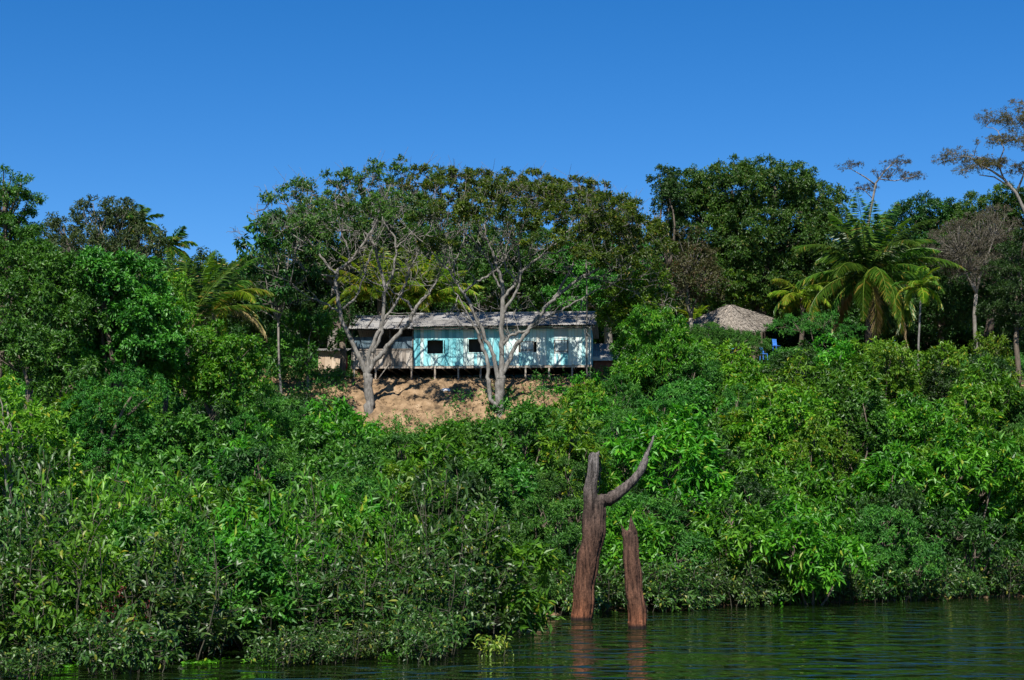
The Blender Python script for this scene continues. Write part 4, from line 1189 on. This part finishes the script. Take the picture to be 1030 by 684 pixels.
# ------------------------------------------------------------------ bush prototypes and their copies on the bank
def bush_proto(h, r, mat, seed, nl, **kw):
    rng = np.random.default_rng(seed)
    lobes = [(np.array([0, 0, h * .48]), np.array([r * .46, r * .46, h * .38]))]
    for i in range(nl):
        a = i * 2.4 + rng.uniform(-.4, .4)
        zz = h * rng.uniform(.22, .8)
        rad = r * rng.uniform(.48, .80) * (1.0 - .35 * (zz / h))
        rr = r * rng.uniform(.26, .42)
        lobes.append((np.array([math.cos(a) * rad, math.sin(a) * rad, zz]), np.array([rr, rr, rr * rng.uniform(.7, 1.0)])))
    lobes.append((np.array([rng.uniform(-.2, .2) * r, rng.uniform(-.2, .2) * r, h * .82]), np.array([r * .36, r * .36, h * .17])))
    arr, C = crown(rng, lobes, **kw)
    arr['pos'][:, 2] = np.maximum(arr['pos'][:, 2], .02)
    cm = crown_mesh('bush_crown', arr, mat)
    tb = TB(seed)
    for c, rr in lobes:
        b0 = rng.normal(0, .12, 3) * np.array([1, 1, 0]) + np.array([0, 0, -.4])
        pts = wobble(b0, c, rng, 5, .1)
        tb.tube(pts, np.linspace(.05, .02, 5), 5)
    for i in rng.choice(len(C), min(60, len(C)), replace=False):
        p = C[i, :3]; j = rng.integers(len(lobes))
        cs = np.array([c for c, q in lobes]); j = np.argmin(((cs - p) ** 2).sum(1))
        tb.tube(wobble(cs[j] * .8, p, rng, 4, .1), [.018, .014, .01, .006], 4, cap=False)
    return cm, tb.mesh('bush_stems', M['bark_dark'], True), h

KINDS = {
    'glossy': ('glossy_bush', 'bright glossy bush', M['bright'], dict(sp=.66, cr=.34, tips=9, per=8, L=.28, Wd=.092, gap=.16, droop=.65, inner=.05)),
    'mid': ('leafy_bush', 'deep green bush', M['mid'], dict(sp=.64, cr=.32, tips=10, per=7, L=.22, Wd=.098, gap=.18, inner=.05)),
    'fine': ('fine_leaved_bush', 'soft fine-leaved bush', M['fine'], dict(sp=.58, cr=.34, tips=14, per=9, L=.15, Wd=.048, gap=.14, flat=True, inner=.05)),
    'lime': ('light_green_bush', 'yellowish green bush', M['lime'], dict(sp=.66, cr=.34, tips=9, per=7, L=.25, Wd=.092, gap=.2, droop=.5, inner=.05)),
    'dark': ('dark_bush', 'dark sparse bush', M['dark'], dict(sp=.64, cr=.32, tips=11, per=6, L=.19, Wd=.075, gap=.2, inner=.05)),
}
PROT = {}
for ki, (k, (nm, lb, mt, kw)) in enumerate(KINDS.items()):
    PROT[k] = [bush_proto(3.0, 1.9, mt, 200 + ki * 10, 7, **kw), bush_proto(4.6, 2.3, mt, 201 + ki * 10, 10, **kw), bush_proto(5.0, 1.6, mt, 202 + ki * 10, 9, **{**kw, 'gap': kw['gap'] + .14})]

LIM = ([-80, 0, 60, 120, 170, 200, 240, 280, 310, 345, 356, 385, 400, 440, 456, 478, 515, 540, 565, 590, 618, 660, 700, 722, 745, 763, 792, 830, 870, 920, 960, 1000, 1030, 1120],
       [330, 330, 345, 350, 355, 365, 378, 385, 392, 400, 420, 428, 428, 430, 422, 422, 418, 396, 380, 374, 370, 358, 344, 342, 340, 340, 337, 336, 338, 344, 338, 334, 336, 330])
LAND = [(600, 470, 'forked dead trunk'), (637, 525, 'jagged dead stump'), (430, 405, 'bare earth slope'), (733, 325, 'thatched roof'), (926, 310, 'small palm'),
        (590, 350, 'right end of the house'), (325, 375, 'boardwalk'), (30, 440, 'yellow-green broad-leaved tree'), (110, 420, 'soft fine-leaved slope tree'),
        (1028, 450, 'right frame edge'), (850, 600, 'right shoreline'), (500, 640, 'yellow river weed'), (220, 370, 'left palms'), (872, 330, 'largest palm')]
spots = []
rr_ = random.Random(17)
D = 45.0
row = 0
while D < 86:
    half = D * .315 + 3.0
    step = 2.45 + (D - 45) * .012
    x = -half + (row % 2) * step * .5
    while x < half:
        xx = x + rr_.uniform(-.6, .6); yy = D + rr_.uniform(-.9, .9)
        x += step
        if yy < shore(xx) - (.6 if xx > 1.5 else -.6): continue
        g = float(ground(xx, yy))
        h = rr_.uniform(2.0, 5.3)
        if rr_.random() < .07: continue
        if yy < shore(xx) + 3: h = rr_.uniform(2.0, 3.6)
        px = PX((xx, yy, g + h))[0]
        lim = np.interp(px, *LIM) + rr_.uniform(0, 12)
        zmax = P(px, lim, yy)[2]
        if g + h > zmax: h = zmax - g
        if h < 1.0: continue
        if 345 < px < 575 and yy > 81.2: continue
        spots.append([xx, yy, g, h])
    D += 2.9
    row += 1
for yb in (34.6, 36.6, 38.8, 41.0, 43.2):
    x = -yb * .315 - 3
    while x < .4:
        xx = x + rr_.uniform(-.7, .7); yy = yb + rr_.uniform(-.8, .8)
        x += 2.9
        pxx = PX((xx, yy, 0))[0]
        if yy < np.interp(pxx, [-60, 0, 150, 250, 340, 430, 500, 530, 560], [28, 28, 29.5, 30.5, 31.5, 32, 33.5, 38, 47]) + 3.2 or pxx > (520 if yb < 40 else 470) or rr_.random() < .15: continue
        spots.append([xx, yy, 0.0, rr_.uniform(2.2, 3.0) + (yb - 34.6) * .14])
def choose(px, py, r):
    if 700 < px < 1040 and py > 340: w = dict(glossy=4, mid=1.2, fine=.8, lime=2.2, dark=.8)
    elif px < 330: w = dict(glossy=1.4, mid=3, fine=2, lime=.7, dark=1)
    else: w = dict(glossy=3, mid=1.3, fine=2.2, lime=.7, dark=.5)
    ks = list(w); t = r.random() * sum(w.values())
    for k in ks:
        t -= w[k]
        if t <= 0: return k
    return ks[-1]
recs = []
for (xx, yy, g, h) in spots:
    px, py = PX((xx, yy, g + h * .7))
    recs.append(dict(x=xx, y=yy, g=g, h=h, px=px, py=py, kind=choose(px, py, rr_)))
ORD_X = ['nearest', 'second nearest', 'third nearest', 'fourth nearest', 'fifth nearest', 'sixth nearest', 'seventh nearest', 'eighth nearest', 'ninth nearest', 'tenth nearest',
       'eleventh nearest', 'twelfth nearest', 'thirteenth nearest', 'fourteenth nearest', 'fifteenth nearest', 'sixteenth nearest']
_o = 'seventeenth eighteenth nineteenth twentieth twenty-first twenty-second twenty-third twenty-fourth twenty-fifth twenty-sixth twenty-seventh twenty-eighth twenty-ninth thirtieth'.split()
ORD = ORD_X + [w + ' nearest' for w in _o]
def auto_labels(recs, desc):
    gr = {}
    for r in recs:
        d = [math.hypot(r['px'] - a, r['py'] - b_) for a, b_, _ in LAND]
        j = int(np.argmin(d)); a, b_, nm = LAND[j]
        dx, dy = r['px'] - a, r['py'] - b_
        if nm == 'right frame edge': dr = 'at' if abs(dy) < 60 else ('high on' if dy < 0 else 'low on')
        elif nm == 'right shoreline': dr = 'above' if dy < -25 else 'along'
        elif abs(dx) > abs(dy): dr = 'left of' if dx < 0 else 'right of'
        else: dr = 'above' if dy < 0 else 'below'
        nm2 = nm if nm.startswith('left palms') else nm
        key = (desc(r), dr, nm2)
        gr.setdefault(key, []).append((d[j], r))
    for (ds, dr, nm), L_ in gr.items():
        L_.sort(key=lambda t: t[0])
        for i, (dd_, r) in enumerate(L_):
            r['label'] = f"{ds} {dr} the {nm}" + ('' if len(L_) == 1 else f", {ORD[min(i, len(ORD) - 1)]} to it")
auto_labels(recs, lambda r: KINDS[r['kind']][1])
first = {}
for r in recs:
    nm, lb, mt, kw = KINDS[r['kind']]
    pi = 0 if r['h'] < 3.4 else rr_.choice([1, 1, 2])
    cm, tm, ph = PROT[r['kind']][pi]
    sz = r['h'] / ph
    sx = max(.78, min(1.25, sz * rr_.uniform(.9, 1.15)))
    loc = (r['x'], r['y'], r['g'] - .05); rz = rr_.uniform(0, 6.28)
    k = (r['kind'], pi)
    if k not in first:
        e = empty(nm, loc, rz, r['label'], 'bush', 'bushes crowding the river bank')
        e.scale = (sx, sx, sz)
        link('crown', cm, e); link('stem', tm, e)
        first[k] = e
    else:
        copy_thing(first[k], loc, rz, (sx, sx, sz), r['label'], 'bushes crowding the river bank')

# ------------------------------------------------------------------ flooded shrubs standing in the water
def shrub_proto(h, r, mat, seed, ns, L=.20, Wd=.068, per=6, lowf=.10, ntw=6, twl=(.3, .75)):
    rng = np.random.default_rng(seed)
    tb = TB(seed); tips_ = []
    for i in range(ns):
        a = rng.uniform(0, 6.28); rb_ = r * math.sqrt(rng.random()) * .45
        b0 = np.array([math.cos(a) * rb_, math.sin(a) * rb_, -1.6])
        rt = r * math.sqrt(rng.random())
        hh = h * rng.uniform(.30, .96) * (1 - .3 * (rt / r) ** 2)
        a2 = a + rng.uniform(-.9, .9)
        b1 = np.array([math.cos(a2) * rt, math.sin(a2) * rt, hh])
        pts = np.array(wobble(b0, b1, rng, 8, .08))
        tb.tube(list(pts), np.linspace(.020, .006, 8), 5)
        tips_.append((b1, nrmz(b1 - pts[-2])))
        for k in range(ntw):
            t = rng.uniform(.5, 1); f = t * 7; i0 = min(int(f), 6); q = pts[i0] * (1 - f + i0) + pts[i0 + 1] * (f - i0)
            if q[2] < lowf * h: q = q + np.array([0, 0, lowf * h - q[2] + rng.uniform(0, .3)])
            d = nrmz(rng.normal(0, 1, 3) * np.array([1, 1, .35]) + np.array([0, 0, .35]))
            e = q + d * rng.uniform(*twl)
            tb.tube(wobble(q, e, rng, 4, .1), [.008, .007, .005, .003], 4, cap=False)
            tips_.append((e, d)); tips_.append(((q + e) / 2, d))
    T_ = np.array([t for t, d in tips_]); D_ = np.array([d for t, d in tips_]); K = len(T_)
    n_ = K * per
    tv = np.repeat(rng.normal(0, .10, K), per)
    TT = np.repeat(T_, per, 0) + rng.normal(0, .055, (n_, 3)); DD = np.repeat(D_, per, 0)
    ld = nrmz(DD * .5 + rng.normal(0, .75, (n_, 3)) + np.array([0, 0, -.25]))
    nr = np.array([0, 0, .8]) + DD * .6 + rng.normal(0, .45, (n_, 3))
    rv = np.clip(.45 + tv + rng.normal(0, .17, n_), 0, .93)
    rv = np.where(rng.random(n_) < .03, .99, rv)
    me = leaf_mesh('shrub_leaves', TT, ld, nr, L * rng.uniform(.6, 1.2, n_), Wd * rng.uniform(.75, 1.2, n_), rv, mat, True, .18, .25)
    return me, tb.mesh('shrub_stems', M['stem'], True), h
M['stem'] = noise_mat('dark stems', [(.3, (.025, .024, .015)), (.7, (.07, .065, .045))], 3, .9)
SP = [shrub_proto(3.0, 1.25, M['water'], 301, 28), shrub_proto(2.3, 1.15, M['water'], 302, 25), shrub_proto(3.3, 1.1, M['water'], 303, 26, L=.21), shrub_proto(1.5, .9, M['water'], 304, 17, L=.17, ntw=6),
      shrub_proto(2.9, 1.2, M['lime'], 305, 23, L=.20, Wd=.07), shrub_proto(2.6, 1.2, M['bright'], 306, 25, L=.19, Wd=.06)]
srec = []
rs = random.Random(23)
def add_shrub(x, y, h):
    pxx, pyy = PX((x, y, h * .75))
    srec.append(dict(x=x, y=y, h=h, px=pxx, py=pyy))
# front edge of the flooded belt: px -> depth
def edgeD(px): return np.interp(px, [-60, 0, 150, 250, 340, 430, 500, 530, 560], [28, 28, 29.5, 30.5, 31.5, 32, 33.5, 36, 47])
yy = 28.0; rw = 0
while yy < 47:
    half = yy * .315 + 1.5
    x = -half + (rw % 2) * .6
    while x < .8:
        if rs.random() < .12: x += 1.0
        a = x + rs.uniform(-.35, .35); b_ = yy + rs.uniform(-.5, .5)
        x += 1.75 if yy < 33.5 else 2.6
        px = PX((a, b_, 0))[0]
        if b_ < edgeD(px) + .9 or px > 545: continue
        if px > 500 and b_ > 34: continue
        if b_ - edgeD(px) < 2.4 and rs.random() < .28: continue
        back = b_ - edgeD(px)
        h = rs.uniform(1.7, 3.1) if back < 1.9 else (rs.uniform(2.0, 3.3) if back < 5 else rs.uniform(2.8, 4.4))
        if px < 90: h += .5
        add_shrub(a, b_, h)
    yy += 1.45; rw += 1
for i in range(7):
    pxx = rs.uniform(5, 440); D_ = edgeD(pxx) - rs.uniform(.1, 1.1); q = P(pxx, 640, D_)
    add_shrub(q[0], D_, rs.uniform(.7, 1.25))
for px, D_ in ((560, 47.5), (583, 48.5), (612, 48.8), (655, 49.5), (672, 50), (700, 51), (735, 52), (768, 53), (800, 53.5), (835, 54.5), (868, 55.3), (900, 56), (935, 57), (968, 58), (1000, 59), (1030, 60)):
    q = P(px, 600, D_); add_shrub(q[0], D_, rs.uniform(1.3, 2.2))
LAND2 = LAND
LAND = [(600, 560, 'forked dead trunk'), (637, 590, 'jagged dead stump'), (494, 645, 'yellow river weed'), (128, 585, 'reddish twiggy shrub'), (5, 600, 'left frame edge'),
        (250, 650, 'dark bottom water inlet'), (370, 480, 'bushes below the left pale trunk'), (500, 480, 'bushes below the right pale trunk'), (820, 600, 'right shoreline'), (1030, 600, 'lower right frame edge'), (20, 470, 'yellow-green broad-leaved tree'),
        (400, 650, 'green floating weed')]
auto_labels(srec, lambda r: ('tall ' if r['h'] > 2.7 else 'small ' if r['h'] < 1.27 else 'low ' if r['h'] < 1.7 else '') + 'narrow-leaved shrub')
LAND = LAND2
first = {}
for r in srec:
    pi = 3 if r['h'] < 1.7 else (1 if r['h'] < 2.3 else rs.choice([0, 2, 0, 2, 4, 5]) if r['y'] < 38 else rs.choice([0, 2, 4, 5, 5]))
    lm, sm, ph = SP[pi]
    sz = r['h'] / ph; sx = rs.uniform(.9, 1.15)
    if pi == 3: sx = max(.6, sz)
    rz = rs.uniform(0, 6.28); loc = (r['x'], r['y'], 0)
    if pi not in first:
        e = empty('flooded_shrub', loc, rz, r['label'], 'shrub', 'flooded shrubs standing in the river margin')
        e.scale = (sx, sx, sz); link('foliage', lm, e); link('stem', sm, e); first[pi] = e
    else:
        copy_thing(first[pi], loc, rz, (sx, sx, sz), r['label'], 'flooded shrubs standing in the river margin')

# reddish twiggy shrub, yellow weed, floating weed
me, st, _ = shrub_proto(1.9, .45, M['red'], 310, 10, L=.15, Wd=.03, per=3, ntw=4)
q = P(128, 600, 30.6)
e = empty('red_shrub', (q[0], 30.6, 0), 0, 'reddish twiggy shrub among the green flooded shrubs at lower left', 'shrub'); link('foliage', me, e); link('stem', st, e)
me, st, _ = shrub_proto(.40, .36, M['yellow'], 311, 7, L=.14, Wd=.045, per=4, lowf=0, ntw=3, twl=(.08, .2))
q = P(493, 650, 32.4)
e = empty('yellow_weed', (q[0], 32.3, 0), 0, 'low yellow river weed at the tip of the flooded shrubs', 'weed'); link('foliage', me, e); link('stem', st, e)
rng = np.random.default_rng(44)
nfl = 900
fx = rng.uniform(-10, -.5, nfl); fd = []
for i in range(nfl):
    y0 = 29 + rng.random() ** 2 * 3.5
    pxx = PX((fx[i], y0, 0))[0]
    fd.append(edgeD(pxx) + .1 + rng.random() ** 2 * 1.2)
fd = np.array(fd)
clus = np.sin(fx * 2.1) + np.sin(fx * 5.3 + 1) > .5
fx, fd = fx[clus], fd[clus]; nfl = len(fx)
tag(link('floating_weed', leaf_mesh('floating_weed', np.stack([fx, fd, np.full(nfl, .015)], 1), rng.normal(0, 1, (nfl, 3)) * np.array([1, 1, .18]) + np.array([0, 0, .12]), np.array([0, 0, 1.]) + rng.normal(0, .25, (nfl, 3)), rng.uniform(.08, .16, nfl), rng.uniform(.04, .07, nfl), np.clip(rng.normal(.55, .2, nfl), 0, .99), M['bright'], True)),
    'bright green weed floating along the edge of the flooded shrubs', 'weed', kind='stuff')
